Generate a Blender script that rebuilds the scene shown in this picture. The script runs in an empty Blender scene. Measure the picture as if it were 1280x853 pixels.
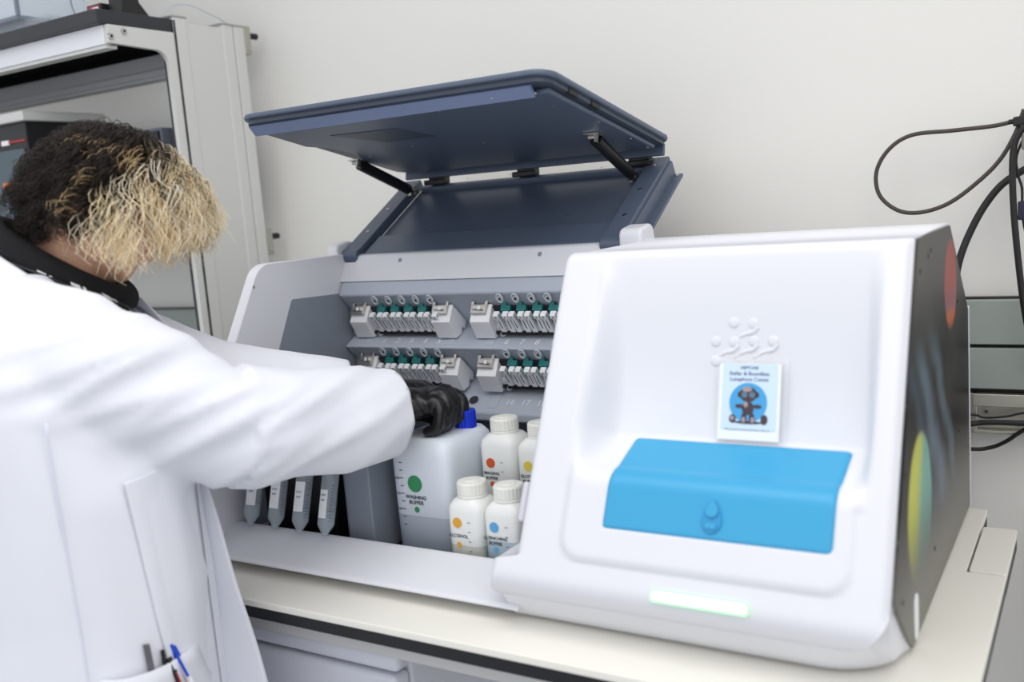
import bpy, bmesh, math, random
import numpy as np
from mathutils import Vector, Matrix, noise

random.seed(7)
rng = np.random.default_rng(7)
S = bpy.context.scene
COL = S.collection

# ------------------------------------------------------------------ camera
cam_d = bpy.data.cameras.new('camera')
cam = bpy.data.objects.new('camera', cam_d); COL.objects.link(cam)
cam_d.sensor_width = 36.0; cam_d.lens = 36.0 * 1219.1 / 1280.0
cam.matrix_world = Matrix(((0.85380529, -0.00861979, 0.5205211, 0.0),
                           (0.5149595, 0.16067295, -0.84202192, 0.0),
                           (-0.07637561, 0.98697006, 0.14162226, 1.45),
                           (0, 0, 0, 1)))
cam_d.clip_start = 0.02
cam_d.dof.use_dof = True; cam_d.dof.focus_distance = 1.62; cam_d.dof.aperture_fstop = 2.6
S.camera = cam

# ------------------------------------------------------------------ world, lamps, exposure
S.view_settings.view_transform = 'Standard'; S.view_settings.look = 'None'
S.view_settings.gamma = 1.0; S.view_settings.use_curve_mapping = False
S.view_settings.exposure = 0.10
w = bpy.data.worlds.new('room_light'); S.world = w; w.use_nodes = True
w.node_tree.nodes['Background'].inputs[0].default_value = (0.93, 0.95, 1.0, 1)
w.node_tree.nodes['Background'].inputs[1].default_value = 0.92
def area(name, loc, target, sx, sy, power, color):
    l = bpy.data.lights.new(name, 'AREA'); l.shape = 'RECTANGLE'; l.size = sx; l.size_y = sy
    l.energy = power; l.color = color
    o = bpy.data.objects.new(name, l); COL.objects.link(o); o.location = loc
    o.rotation_euler = (Vector(target) - Vector(loc)).to_track_quat('-Z', 'Y').to_euler()
    return o
area('ceiling_lamp', (-0.4, 0.55, 2.75), (-0.4, 0.55, 0), 1.8, 0.8, 12, (1.0, 0.985, 0.96))
area('ceiling_lamp', (0.5, -0.4, 2.75), (0.3, 0.1, 0.6), 1.8, 0.9, 8, (1.0, 0.92, 0.82))
area('window_daylight', (-1.9, -2.4, 1.9), (-0.9, 1.2, 1.1), 2.6, 1.6, 11, (0.80, 0.89, 1.0))

# ------------------------------------------------------------------ materials
MATS = {}
def mat(name, col, rough=0.5, metal=0.0, alpha=1.0, spec=0.5, emit=None, estr=0.0, sss=0.0, trans=0.0, bump=None, ior=1.45):
    if name in MATS: return MATS[name]
    m = bpy.data.materials.new(name); m.use_nodes = True
    b = m.node_tree.nodes['Principled BSDF']
    b.inputs['Base Color'].default_value = (*col, 1); b.inputs['Roughness'].default_value = rough
    b.inputs['Metallic'].default_value = metal; b.inputs['Alpha'].default_value = alpha
    b.inputs['Specular IOR Level'].default_value = spec; b.inputs['IOR'].default_value = ior
    b.inputs['Transmission Weight'].default_value = trans
    if sss:
        b.inputs['Subsurface Weight'].default_value = sss
        b.inputs['Subsurface Radius'].default_value = (0.01, 0.006, 0.004)
    if emit:
        b.inputs['Emission Color'].default_value = (*emit, 1); b.inputs['Emission Strength'].default_value = estr
    if bump:
        sc, st = bump
        nt = m.node_tree; tc = nt.nodes.new('ShaderNodeTexCoord'); nz = nt.nodes.new('ShaderNodeTexNoise')
        bp = nt.nodes.new('ShaderNodeBump'); nz.inputs['Scale'].default_value = sc; nz.inputs['Detail'].default_value = 4
        bp.inputs['Strength'].default_value = st; bp.inputs['Distance'].default_value = 0.002
        nt.links.new(tc.outputs['Object'], nz.inputs['Vector']); nt.links.new(nz.outputs['Fac'], bp.inputs['Height'])
        nt.links.new(bp.outputs['Normal'], b.inputs['Normal'])
    MATS[name] = m
    return m
def lin(r, g, b):
    return tuple(((c/255)/12.92 if c/255 <= 0.04045 else ((c/255+0.055)/1.055)**2.4) for c in (r, g, b))
WALL = mat('wall_paint', lin(223, 221, 215), 0.75, bump=(140, 0.12))
FLOORM = mat('floor_vinyl', lin(150, 152, 154), 0.5, bump=(60, 0.1))
WHITE = mat('white_plastic', lin(223, 224, 229), 0.38, bump=(900, 0.03))
INNERW = mat('warm_white_plastic', lin(232, 230, 228), 0.42)
NAVY = mat('navy_grey_coat', lin(84, 95, 113), 0.34, bump=(1500, 0.05))
NAVYD = mat('navy_grey_dark', lin(62, 71, 86), 0.4)
GREYP = mat('grey_panel', lin(136, 143, 154), 0.45)
SHEET = mat('grey_sheet', lin(180, 187, 199), 0.38)
DARKG = mat('dark_grey', lin(45, 47, 52), 0.5)
BLACK = mat('black_plastic', lin(22, 22, 24), 0.42)
RUBBER = mat('black_rubber', lin(26, 25, 25), 0.5)
STEEL = mat('steel', lin(190, 188, 184), 0.28, metal=1.0)
ALU = mat('brushed_aluminium', lin(182, 180, 170), 0.42, metal=0.85)
BLUE = mat('blue_plastic', lin(58, 160, 206), 0.34)
BLUED = mat('blue_plastic_deep', lin(48, 146, 200), 0.36)
GLOW = mat('status_glow', lin(170, 226, 178), 0.4, emit=(0.36, 1.0, 0.42), estr=0.55)
TEAL = mat('teal_plastic', lin(24, 118, 118), 0.35)
CLIPW = mat('clip_white', lin(244, 245, 247), 0.4)
CLEAR = mat('clear_plastic', lin(225, 230, 235), 0.15, alpha=0.7)
HDPE = mat('milky_plastic', lin(236, 243, 252), 0.3, alpha=0.90)
def milky(name, col, level, dry=0.90, wet=0.34):        # translucent plastic, clearer where liquid wets it
    m = mat(name, col, 0.3); nt_ = m.node_tree; b_ = nt_.nodes['Principled BSDF']
    tc_ = nt_.nodes.new('ShaderNodeTexCoord'); sp_ = nt_.nodes.new('ShaderNodeSeparateXYZ'); mr = nt_.nodes.new('ShaderNodeMapRange')
    nt_.links.new(tc_.outputs['Object'], sp_.inputs[0]); nt_.links.new(sp_.outputs['Z'], mr.inputs[0])
    mr.inputs[1].default_value = level - 0.0006; mr.inputs[2].default_value = level + 0.0006; mr.inputs[3].default_value = wet; mr.inputs[4].default_value = dry
    nt_.links.new(mr.outputs[0], b_.inputs['Alpha']); return m
CAPW = mat('cap_white', lin(236, 236, 228), 0.4)
CAPB = mat('cap_blue', lin(10, 50, 205), 0.4)
TUBE = mat('tube_plastic', lin(215, 225, 232), 0.1, alpha=0.30)
PAPER = mat('paper', lin(236, 238, 240), 0.6)
INK = mat('ink', lin(52, 56, 66), 0.6)
INKB = mat('ink_blue', lin(60, 75, 120), 0.6)
BEIGE = mat('beige_powder_coat', lin(206, 206, 202), 0.45)
BOARD = mat('black_board', lin(44, 46, 50), 0.45)
BENCHW = mat('bench_laminate', lin(242, 239, 229), 0.35)
BENCHE = mat('bench_edge_black', lin(30, 30, 33), 0.45)
TRUNK = mat('trunking_grey_green', lin(146, 154, 148), 0.5)
COAT = mat('coat_cotton', lin(231, 233, 240), 0.8, bump=(700, 0.06))
COATS = mat('coat_seam', lin(222, 225, 236), 0.8)
SKIN = mat('skin', lin(206, 160, 132), 0.5, sss=0.15)
LIP = mat('lip', lin(178, 108, 96), 0.45)
GLOVE = mat('nitrile_black', lin(30, 29, 31), 0.3, bump=(220, 0.25))
KNIT = mat('black_knit', lin(14, 14, 17), 0.9, bump=(400, 0.8))
DENIM = mat('dark_trousers', lin(40, 44, 60), 0.85)
FREEZ = mat('freezer_white', lin(222, 224, 232), 0.35)
RED = mat('red_foil', lin(190, 24, 30), 0.35)
ORANGE = mat('orange_cap', lin(240, 120, 24), 0.4)
SKYBL = mat('pale_blue_plastic', lin(120, 170, 215), 0.4)
GLASSD = mat('smoky_glass', lin(70, 88, 96), 0.15)
ACRYL = mat('acrylic', lin(215, 225, 235), 0.08, alpha=0.3)

# ------------------------------------------------------------------ helpers
WORLD = {}
def link(o, parent=None):
    COL.objects.link(o)
    if parent is not None:
        o.parent = parent
        o.matrix_parent_inverse = WORLD.get(parent, Matrix.Identity(4)).inverted()
    return o
def tag(o, label=None, cat=None, group=None, kind=None):
    if label: o['label'] = label
    if cat: o['category'] = cat
    if group: o['group'] = group
    if kind: o['kind'] = kind
    return o
def thing(name, loc, label, cat, group=None):
    o = bpy.data.objects.new(name, None); o.empty_display_size = 0.05
    o.location = loc; COL.objects.link(o); WORLD[o] = Matrix.Translation(loc)
    return tag(o, label, cat, group)
def finish(name, bm, m, parent=None, smooth=False, bevel=0.0, bseg=2, auto=None):
    me = bpy.data.meshes.new(name); bmesh.ops.recalc_face_normals(bm, faces=bm.faces)
    bm.to_mesh(me); bm.free()
    for mm in (m if isinstance(m, (list, tuple)) else [m]): me.materials.append(mm)
    o = bpy.data.objects.new(name, me); link(o, parent)
    if smooth: me.polygons.foreach_set('use_smooth', [True]*len(me.polygons))
    if bevel:
        md = o.modifiers.new('bevel', 'BEVEL'); md.width = bevel; md.segments = bseg; md.limit_method = 'ANGLE'
        md.angle_limit = math.radians(35); md.harden_normals = False
        me.polygons.foreach_set('use_smooth', [True]*len(me.polygons))
        wn = o.modifiers.new('wn', 'WEIGHTED_NORMAL'); wn.keep_sharp = True
    return o
def raw(name, V, F, m, parent=None, smooth=True):
    me = bpy.data.meshes.new(name); me.from_pydata([tuple(v) for v in V], [], F); me.update()
    for mm in (m if isinstance(m, (list, tuple)) else [m]): me.materials.append(mm)
    if smooth: me.polygons.foreach_set('use_smooth', [True]*len(me.polygons))
    return link(bpy.data.objects.new(name, me), parent)
def NB(): return bmesh.new()
def bx(bm, lo, hi, mi=0):
    x0, y0, z0 = lo; x1, y1, z1 = hi
    v = [bm.verts.new(p) for p in ((x0,y0,z0),(x1,y0,z0),(x1,y1,z0),(x0,y1,z0),(x0,y0,z1),(x1,y0,z1),(x1,y1,z1),(x0,y1,z1))]
    for f in ((0,3,2,1),(4,5,6,7),(0,1,5,4),(1,2,6,5),(2,3,7,6),(3,0,4,7)):
        bm.faces.new([v[i] for i in f]).material_index = mi
def obx(bm, c, ax, ay, az, hx, hy, hz, mi=0):     # oriented box, half sizes
    c = Vector(c); X = Vector(ax).normalized()*hx; Y = Vector(ay).normalized()*hy; Z = Vector(az).normalized()*hz
    v = [bm.verts.new(c + a*X + b*Y + d*Z) for d in (-1,1) for a, b in ((-1,-1),(1,-1),(1,1),(-1,1))]
    for f in ((0,3,2,1),(4,5,6,7),(0,1,5,4),(1,2,6,5),(2,3,7,6),(3,0,4,7)):
        bm.faces.new([v[i] for i in f]).material_index = mi
def prism(bm, prof, x0, x1, mi=0):                 # (y,z) profile extruded along x
    a = [bm.verts.new((x0, y, z)) for y, z in prof]; b = [bm.verts.new((x1, y, z)) for y, z in prof]
    n = len(prof)
    bm.faces.new(a).material_index = mi; bm.faces.new(b[::-1]).material_index = mi
    for i in range(n): bm.faces.new((a[i], b[i], b[(i+1) % n], a[(i+1) % n])).material_index = mi
def vprism(bm, prof, z0, z1, mi=0):                # (x,y) profile extruded along z
    a = [bm.verts.new((x, y, z0)) for x, y in prof]; b = [bm.verts.new((x, y, z1)) for x, y in prof]
    n = len(prof)
    bm.faces.new(a).material_index = mi; bm.faces.new(b[::-1]).material_index = mi
    for i in range(n): bm.faces.new((a[i], b[i], b[(i+1) % n], a[(i+1) % n])).material_index = mi
def frame(axis):
    a = Vector(axis).normalized(); t = Vector((0,0,1)) if abs(a.z) < 0.9 else Vector((1,0,0))
    u = t.cross(a).normalized(); return a, u, a.cross(u)
def lathe(bm, prof, base, axis=(0,0,1), n=24, mi=0, ridge=None):
    a, u, v = frame(axis); base = Vector(base); rings = []
    for r, h in prof:
        if r < 1e-6: rings.append([bm.verts.new(base + a*h)]); continue
        ring = []
        for k in range(n):
            t = 2*math.pi*k/n; rr = r*(1 + (ridge if (ridge and k % 2) else 0))
            ring.append(bm.verts.new(base + a*h + (u*math.cos(t) + v*math.sin(t))*rr))
        rings.append(ring)
    for A, B in zip(rings, rings[1:]):
        if len(A) == 1 and len(B) == 1: continue
        for k in range(n):
            k2 = (k+1) % n
            if len(A) == 1: f = (A[0], B[k2], B[k])
            elif len(B) == 1: f = (A[k], A[k2], B[0])
            else: f = (A[k], A[k2], B[k2], B[k])
            bm.faces.new(f).material_index = mi
    return bm
def cyl(bm, p, q, r, n=12, mi=0, r2=None):
    p = Vector(p); q = Vector(q); L = (q-p).length
    lathe(bm, [(0,0),(r,0),(r2 if r2 else r, L),(0,L)], p, q-p, n, mi)
def catmull(P, k=6):
    P = [Vector(p) for p in P]; out = []
    for i in range(len(P)-1):
        a = P[max(i-1,0)]; b = P[i]; c = P[i+1]; d = P[min(i+2,len(P)-1)]
        for j in range(k):
            t = j/k
            out.append(0.5*((2*b) + (c-a)*t + (2*a-5*b+4*c-d)*t*t + (3*b-a-3*c+d)*t**3))
    out.append(P[-1]); return out
def tube(bm, P, r, n=8, k=6, mi=0):
    P = catmull(P, k) if k > 1 else [Vector(p) for p in P]
    u = None; rings = []
    for i, p in enumerate(P):
        t = (P[min(i+1,len(P)-1)] - P[max(i-1,0)]).normalized()
        if u is None: _, u, _ = frame(t)
        u = (u - t*u.dot(t)).normalized(); v = t.cross(u)
        rr = r[min(i*len(r)//len(P), len(r)-1)] if isinstance(r, (list,tuple)) else r
        rings.append([bm.verts.new(p + (u*math.cos(2*math.pi*q/n) + v*math.sin(2*math.pi*q/n))*rr) for q in range(n)])
    for A, B in zip(rings, rings[1:]):
        for q in range(n): bm.faces.new((A[q], A[(q+1)%n], B[(q+1)%n], B[q])).material_index = mi
    bm.faces.new(rings[0][::-1]).material_index = mi; bm.faces.new(rings[-1]).material_index = mi
def disc(bm, c, nrm, r, h, n=20, mi=0, sy=1.0):
    lathe(bm, [(0,0),(r,0),(r,h),(0,h)], c, nrm, n, mi)
def rrect(x0, y0, x1, y1, r, n=6):
    out = []
    for cx, cy, a in ((x1-r,y1-r,0),(x0+r,y1-r,90),(x0+r,y0+r,180),(x1-r,y0+r,270)):
        for i in range(n+1):
            t = math.radians(a + 90*i/n); out.append((cx + r*math.cos(t), cy + r*math.sin(t)))
    return out
def plate(bm, outline, O, X, Y, N, h, mi=0):      # outline in (X,Y) of a plane at O, thickness h along N
    O = Vector(O); X = Vector(X); Y = Vector(Y); N = Vector(N)
    a = [bm.verts.new(O + X*x + Y*y) for x, y in outline]; b = [bm.verts.new(O + X*x + Y*y + N*h) for x, y in outline]
    n = len(outline)
    bm.faces.new(a[::-1]).material_index = mi; bm.faces.new(b).material_index = mi
    for i in range(n): bm.faces.new((a[i], a[(i+1)%n], b[(i+1)%n], b[i])).material_index = mi
def text(name, body, size, m, O, X, Y, parent=None, align='CENTER', h=0.0002, res=2, bold=0.0):
    c = bpy.data.curves.new('t', 'FONT'); c.body = body; c.size = size; c.align_x = align; c.align_y = 'CENTER'
    c.resolution_u = res; c.extrude = h; c.offset = bold
    o = bpy.data.objects.new('t', c); COL.objects.link(o)
    me = bpy.data.meshes.new_from_object(o.evaluated_get(bpy.context.evaluated_depsgraph_get()))
    bpy.data.objects.remove(o); bpy.data.curves.remove(c)
    X = Vector(X).normalized(); Y = Vector(Y).normalized(); N = X.cross(Y)
    me.transform(Matrix(((X.x,Y.x,N.x,O[0]),(X.y,Y.y,N.y,O[1]),(X.z,Y.z,N.z,O[2]),(0,0,0,1))))
    me.name = name; me.materials.clear(); me.materials.append(m)
    return link(bpy.data.objects.new(name, me), parent)
def copy_tree(o, parent=None):
    c = o.copy(); COL.objects.link(c)
    if parent is not None: c.parent = parent
    for ch in list(o.children): copy_tree(ch, c)
    return c

# ------------------------------------------------------------------ setting
bm = NB(); bx(bm, (-4.2, 1.80, 0), (1.6, 1.92, 3.0)); finish('wall_back', bm, WALL).__setitem__('kind', 'structure')
bm = NB(); bx(bm, (-4.2, -3.0, -0.08), (1.6, 1.92, 0)); finish('floor', bm, FLOORM).__setitem__('kind', 'structure')

# wall trunking: two cover strips and a lower open aluminium channel
tr = bpy.data.objects.new('trim_1', None); tr.location = (0, 1.8, 1.1); COL.objects.link(tr); WORLD[tr] = Matrix.Translation((0,1.8,1.1)); tr['kind'] = 'structure'
for z0, z1 in ((1.155, 1.229), (1.080, 1.149)):
    bm = NB(); bx(bm, (-3.2, 1.765, z0), (1.2, 1.7995, z1)); finish('cover_strip', bm, TRUNK, tr, bevel=0.002)
bm = NB(); bx(bm, (-3.2, 1.782, 1.0), (1.2, 1.7995, 1.232)); finish('back_channel', bm, BLACK, tr)
bm = NB()
bx(bm, (-0.192, 1.762, 1.050), (1.2, 1.7815, 1.072)); bx(bm, (-0.192, 1.777, 1.010), (1.2, 1.7815, 1.052)); bx(bm, (-0.192, 1.762, 1.004), (1.2, 1.7815, 1.010)); bx(bm, (-0.203, 1.764, 1.004), (-0.185, 1.781, 1.072))
finish('aluminium_channel', bm, ALU, tr, bevel=0.0015)
bm = NB(); disc(bm, (-0.172, 1.777, 1.040), (0,-1,0), 0.0042, 0.002, 14); disc(bm, (-0.172, 1.7752, 1.040), (0,-1,0), 0.0018, 0.0005, 6, 1); finish('screw', bm, [STEEL, BLACK], tr)
# vertical conduit on the wall below the trunking at the right
bm = NB(); bx(bm, (-0.068, 1.745, 0.0), (-0.020, 1.7995, 0.86)); finish('trim_2', bm, BEIGE, None, bevel=0.003).__setitem__('kind', 'structure')

# ------------------------------------------------------------------ bench
be = thing('lab_bench', (-0.9, 1.3, 0), 'white lab bench with black edge carrying the big white machine', 'bench')
bm = NB(); vprism(bm, [(-1.71,0.950),(-0.113,0.950),(-0.113,1.399),(-0.162,1.399),(-0.162,1.677),(-1.71,1.677)], 0.889, 0.900); finish('worktop', bm, BENCHW, be, bevel=0.0015)
bm = NB(); vprism(bm, [(-1.71,0.9505),(-0.1135,0.9505),(-0.1135,1.3985),(-0.1625,1.3985),(-0.1625,1.6765),(-1.71,1.6765)], 0.872, 0.889); finish('edge_band', bm, BENCHE, be)
bm = NB(); vprism(bm, rrect(-0.159,1.403,-0.113,1.592,0.004), 0.889, 0.900); finish('end_flap', bm, BENCHW, be, bevel=0.001)
bm = NB(); vprism(bm, rrect(-0.159,1.403,-0.1135,1.592,0.004), 0.870, 0.889); finish('end_flap_edge', bm, BENCHE, be)
bm = NB(); bx(bm, (-1.70, 0.985, 0.835), (-0.16, 1.005, 0.872)); finish('apron', bm, BEIGE, be, bevel=0.002); bm = NB(); bx(bm, (-1.70, 1.62, 0.835), (-0.16, 1.64, 0.872)); finish('apron', bm, BEIGE, be, bevel=0.002)
for x in (-1.68, -0.205):
    for y in (1.01, 1.585):
        bm = NB(); bx(bm, (x, y, 0), (x+0.04, y+0.035, 0.872)); finish('leg', bm, BEIGE, be, bevel=0.002)

fr = thing('under_bench_freezer', (-1.15, 1.3, 0), 'white freezer cabinet standing under the bench', 'freezer')
bm = NB(); bx(bm, (-1.42, 1.045, 0.03), (-0.862, 1.57, 0.80)); finish('body', bm, FREEZ, fr, bevel=0.006)
bm = NB(); bx(bm, (-1.425, 1.008, 0.795), (-0.857, 1.575, 0.829)); finish('top_panel', bm, FREEZ, fr, bevel=0.012, bseg=4)
bm = NB(); bx(bm, (-1.42, 1.008, 0.06), (-0.862, 1.043, 0.790)); d = finish('door', bm, FREEZ, fr, bevel=0.008, bseg=3)
bm = NB(); bx(bm, (-1.41, 0.992, 0.70), (-1.39, 1.007, 0.78)); finish('handle', bm, FREEZ, d, bevel=0.004)
for x in (-1.40, -0.90):
    bm = NB(); cyl(bm, (x, 1.10, 0), (x, 1.10, 0.031), 0.018); finish('foot', bm, BLACK, fr)

# ------------------------------------------------------------------ machine
mc = thing('staining_machine', (-0.72, 1.35, 0.9), 'large white benchtop staining machine with open navy lid and blue door', 'machine')
N = Vector((0, -0.88969555, 0.4565543)); SL = Vector((0, 0.4565543, 0.88969555)); O0 = Vector((0, 1.005, 1.0))
def sm(a, b, x):
    t = min(1, max(0, (x-a)/(b-a))); return t*t*(3-2*t)
def door_t(s):      # depth of the blue door's outer face below the front plane
    if s < 0.100: return -0.007
    if s < 0.133: return 0.029 - 0.036*math.cos(math.asin(min(1, (s-0.100)/0.036)))
    return 0.0147 + (s-0.133)*0.943
def front_depth(x, s):
    xw = sm(-0.590, -0.548, x)*(1 - sm(-0.238, -0.216, x))
    # raised pad round the recess, with rounded lower corners
    px = abs(x + 0.405) - 0.147; ps = 0.0365 - s
    dd = math.hypot(max(px,0), max(ps,0)) if (px > 0 and ps > 0) else max(px, ps)
    pad = (1 - sm(0.022, 0.033, dd))*(1 - sm(0.37, 0.41, s))*0.005
    if s < 0.100: d0 = -pad
    elif s < 0.180: d0 = door_t(s) + 0.002
    else: d0 = 0.061*(1 - sm(0.180, 0.43, s))**0.85
    t_ = -pad*(1-xw) + d0*xw if s >= 0.100 else -pad
    if -0.524 < x < -0.252 and 0.052 < s < 0.176: t_ = max(t_, door_t(s) + 0.009)     # shallow seat under the door
    return t_
XL_, XR_ = -0.672, -0.190
nx, ns = 130, 110
V = []; F = []
def outline_adj(x, s, lo_x):      # rounded corners of the front shell: push back near the left/right/bottom/top edges
    r = 0.022
    e = 0.0
    for dd, rr in ((x - lo_x, 0.012), (XR_ - x, 0.012), (s + 0.045, 0.03), (0.4275 - s, 0.020)):
        if dd < rr: e = max(e, rr - math.sqrt(max(0, rr*rr - (rr-dd)**2)))
    return e
svals = sorted([-0.045 + (0.4725)*i/(ns-12) for i in range(ns-11)] + [-0.005 + 0.001*k + 0.00003 for k in range(12)]); ns = len(svals)-1
for i, s in enumerate(svals):
    for j in range(nx+1):
        rc = 0.045; hi = XR_; lo_x = -0.644 - 0.034*(1 - sm(-0.004, 0.006, s))
        if s < -0.045 + rc:
            dy = (-0.045 + rc) - s; hi = XR_ - (rc - math.sqrt(max(0, rc*rc - dy*dy)))
        if s > 0.4275 - 0.025:
            dy = s - (0.4275 - 0.025); lo_x += 0.025 - math.sqrt(max(0, 0.025**2 - dy*dy))
        xx = lo_x + (hi - lo_x)*j/nx; ss = s; x = xx
        dpt = front_depth(xx, ss) + outline_adj(x, s, lo_x)
        V.append(O0 + Vector((xx,0,0)) + SL*ss - N*dpt)
for i in range(ns):
    for j in range(nx):
        a = i*(nx+1)+j; F.append((a, a+1, a+nx+2, a+nx+1))
# skirt going back from the rim (top, sides, bottom) to a straight back edge
rim = [j for j in range(nx+1)] + [ (i)*(nx+1)+nx for i in range(1, ns+1)] + [ns*(nx+1)+j for j in range(nx-1, -1, -1)] + [i*(nx+1) for i in range(ns-1, 0, -1)]
base = len(V)
for k in rim:
    p = V[k]; i = k//(nx+1)
    if i == 0: q = Vector((p.x, 1.10, 0.962))
    elif i == ns: q = Vector((p.x, 1.483, 1.3735))
    else:
        q = Vector((p.x, 1.483, min(1.3735, max(0.962, p.z))))
        if p.z < 1.05: q.y = 1.3
    V.append(q)
nr = len(rim)
for k in range(nr):
    F.append((rim[k], rim[(k+1)%nr], base+(k+1)%nr, base+k))
front_shell = raw('front_shell', V, F, WHITE, mc)
# rear part of the right housing
bm = NB(); prism(bm, [(1.676,0.905),(1.676,1.23),(1.483,1.3735),(1.44,1.3735),(1.44,0.905)], -0.644, -0.1905); finish('rear_housing', bm, WHITE, mc)
# inner left wall of the right housing (towards the open bay)
bm = NB(); prism(bm, [(1.44,0.93),(1.44,1.36),(1.22,1.355),(1.06,1.03),(1.09,0.95)], -0.642, -0.630); finish('bay_side_wall', bm, INNERW, mc)
bm = NB(); prism(bm, [(1.020,1.008),(1.016,0.985),(1.026,0.955),(1.055,0.925),(1.125,0.915),(1.44,0.925),(1.44,1.012)], -0.26, -0.1925); finish('base_side', bm, WHITE, mc)
# printed right side panel
mp = bpy.data.materials.new('printed_side_panel'); mp.use_nodes = True; nt = mp.node_tree; b = nt.nodes['Principled BSDF']
b.inputs['Roughness'].default_value = 0.42; b.inputs['Specular IOR Level'].default_value = 0.20
def nn(t, **k):
    n_ = nt.nodes.new(t)
    for a_, v_ in k.items(): setattr(n_, a_, v_)
    return n_
def L(a_, b_): nt.links.new(a_, b_)
tc = nn('ShaderNodeTexCoord'); sep = nn('ShaderNodeSeparateXYZ'); L(tc.outputs['Object'], sep.inputs[0])
def mth(op, a_, b_=None, c_=None, clamp=False):
    n_ = nn('ShaderNodeMath', operation=op); n_.use_clamp = clamp
    for i_, v_ in enumerate((a_, b_, c_)):
        if v_ is None: continue
        if isinstance(v_, (int, float)): n_.inputs[i_].default_value = v_
        else: L(v_, n_.inputs[i_])
    return n_.outputs[0]
Yc, Zc = sep.outputs['Y'], sep.outputs['Z']
def dist(cy, cz, ky=1, kz=1):
    dy = mth('MULTIPLY', mth('SUBTRACT', Yc, cy), ky); dz = mth('MULTIPLY', mth('SUBTRACT', Zc, cz), kz)
    return mth('SQRT', mth('ADD', mth('MULTIPLY', dy, dy), mth('MULTIPLY', dz, dz)))
def smooth(x, a_, b_):
    n_ = nn('ShaderNodeMapRange'); n_.interpolation_type = 'SMOOTHSTEP'; n_.inputs[1].default_value = a_; n_.inputs[2].default_value = b_
    n_.inputs[3].default_value = 0; n_.inputs[4].default_value = 1; L(x, n_.inputs[0]); return n_.outputs[0]
def mix(f_, a_, b_):
    n_ = nn('ShaderNodeMix', data_type='RGBA')
    if isinstance(f_, (int, float)): n_.inputs[0].default_value = f_
    else: L(f_, n_.inputs[0])
    for i_, v_ in ((6, a_), (7, b_)):
        if isinstance(v_, tuple): n_.inputs[i_].default_value = (*v_, 1)
        else: L(v_, n_.inputs[i_])
    return n_.outputs[2]
def ns_(sc, det=4, vec=None):
    n_ = nn('ShaderNodeTexNoise'); n_.inputs['Scale'].default_value = sc; n_.inputs['Detail'].default_value = det
    L(vec or tc.outputs['Object'], n_.inputs['Vector']); return n_.outputs['Fac']
nz1 = ns_(9)
base_c = mix(smooth(nz1, 0.35, 0.75), lin(26, 23, 22), lin(50, 44, 41))
base_c = mix(smooth(Zc, 1.10, 0.93), base_c, lin(122, 119, 112))  # grey reflection painted in, growing towards the bottom
base_c = mix(mth('MULTIPLY', smooth(Zc, 1.18, 1.36), 0.55), base_c, lin(104, 102, 96))  # weaker painted reflection lightening the top of the panel
# nebula streaks (two soft slanted bands)
st = mth('ADD', mth('MULTIPLY', Yc, 1.0), mth('MULTIPLY', Zc, 0.80))
for c_, wd, colr, amt in ((2.205, 0.070, lin(112, 132, 148), 0.62), (2.31, 0.040, lin(110, 130, 142), 0.5), (2.12, 0.05, lin(84, 104, 122), 0.4)):
    band = mth('SUBTRACT', 1.0, smooth(mth('ABSOLUTE', mth('SUBTRACT', mth('ADD', st, mth('MULTIPLY', nz1, 0.12)), c_ + 0.06)), 0.0, wd))
    lim = mth('MULTIPLY', mth('SUBTRACT', 1.0, smooth(Zc, 1.20, 1.27)), smooth(Zc, 0.98, 1.04))
    base_c = mix(mth('MULTIPLY', mth('MULTIPLY', band, lim), amt), base_c, colr)
# red planet, lower edge fading
dr = dist(1.480, 1.288, 1.0, 0.98)
rm = mth('MULTIPLY', mth('SUBTRACT', 1.0, smooth(dr, 0.054, 0.066)), mth('SUBTRACT', 1.0, mth('MULTIPLY', smooth(Zc, 1.25, 1.215), 0.85)))
rc_ = mix(smooth(Zc, 1.30, 1.24), lin(160, 76, 70), lin(138, 102, 112)); rc_ = mix(smooth(Zc, 1.262, 1.24), rc_, lin(198, 104, 54))
base_c = mix(rm, base_c, rc_)
# yellow green planet with blue right limb
dg = dist(1.195, 1.050, 1.0, 0.92)
gm = mth('MULTIPLY', mth('SUBTRACT', 1.0, smooth(dg, 0.080, 0.090)), smooth(Zc, 0.955, 1.09))
gn = mth('ADD', mth('SUBTRACT', Yc, mth('MULTIPLY', mth('SUBTRACT', Zc, 1.05), 0.35)), mth('MULTIPLY', ns_(40), 0.03))
gc = mix(smooth(gn, 1.165, 1.235), lin(190, 196, 66), lin(40, 156, 168))
gc = mix(mth('MULTIPLY', ns_(120), 0.45), gc, lin(222, 214, 110))
base_c = mix(gm, base_c, gc)
stars = nn('ShaderNodeTexVoronoi'); stars.inputs['Scale'].default_value = 60; L(tc.outputs['Object'], stars.inputs['Vector'])
base_c = mix(mth('MULTIPLY', mth('SUBTRACT', 1.0, smooth(stars.outputs['Distance'], 0.03, 0.06)), 0.5), base_c, lin(220, 220, 220))
L(base_c, b.inputs['Base Color'])
bm = NB(); prism(bm, [(1.676,0.906),(1.676,1.228),(1.483,1.3705),(1.222,1.3705),(1.213,1.364),(1.022,1.004),(1.126,0.906)], -0.192, -0.1872)
sp = finish('printed_side_panel', bm, mp, mc, bevel=0.0008)
tag(sp, 'dark side panel printed with planets and a nebula')
for y, z in ((1.285,1.345),(1.305,1.350),(1.222,1.332),(1.55,1.255),(1.55,1.06),(1.10,1.12),(1.068,0.985),(1.30,0.965)):
    bm = NB(); disc(bm, (-0.1872, y, z), (1,0,0), 0.0032, 0.0007, 10); finish('screw', bm, BLACK, sp)
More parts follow.
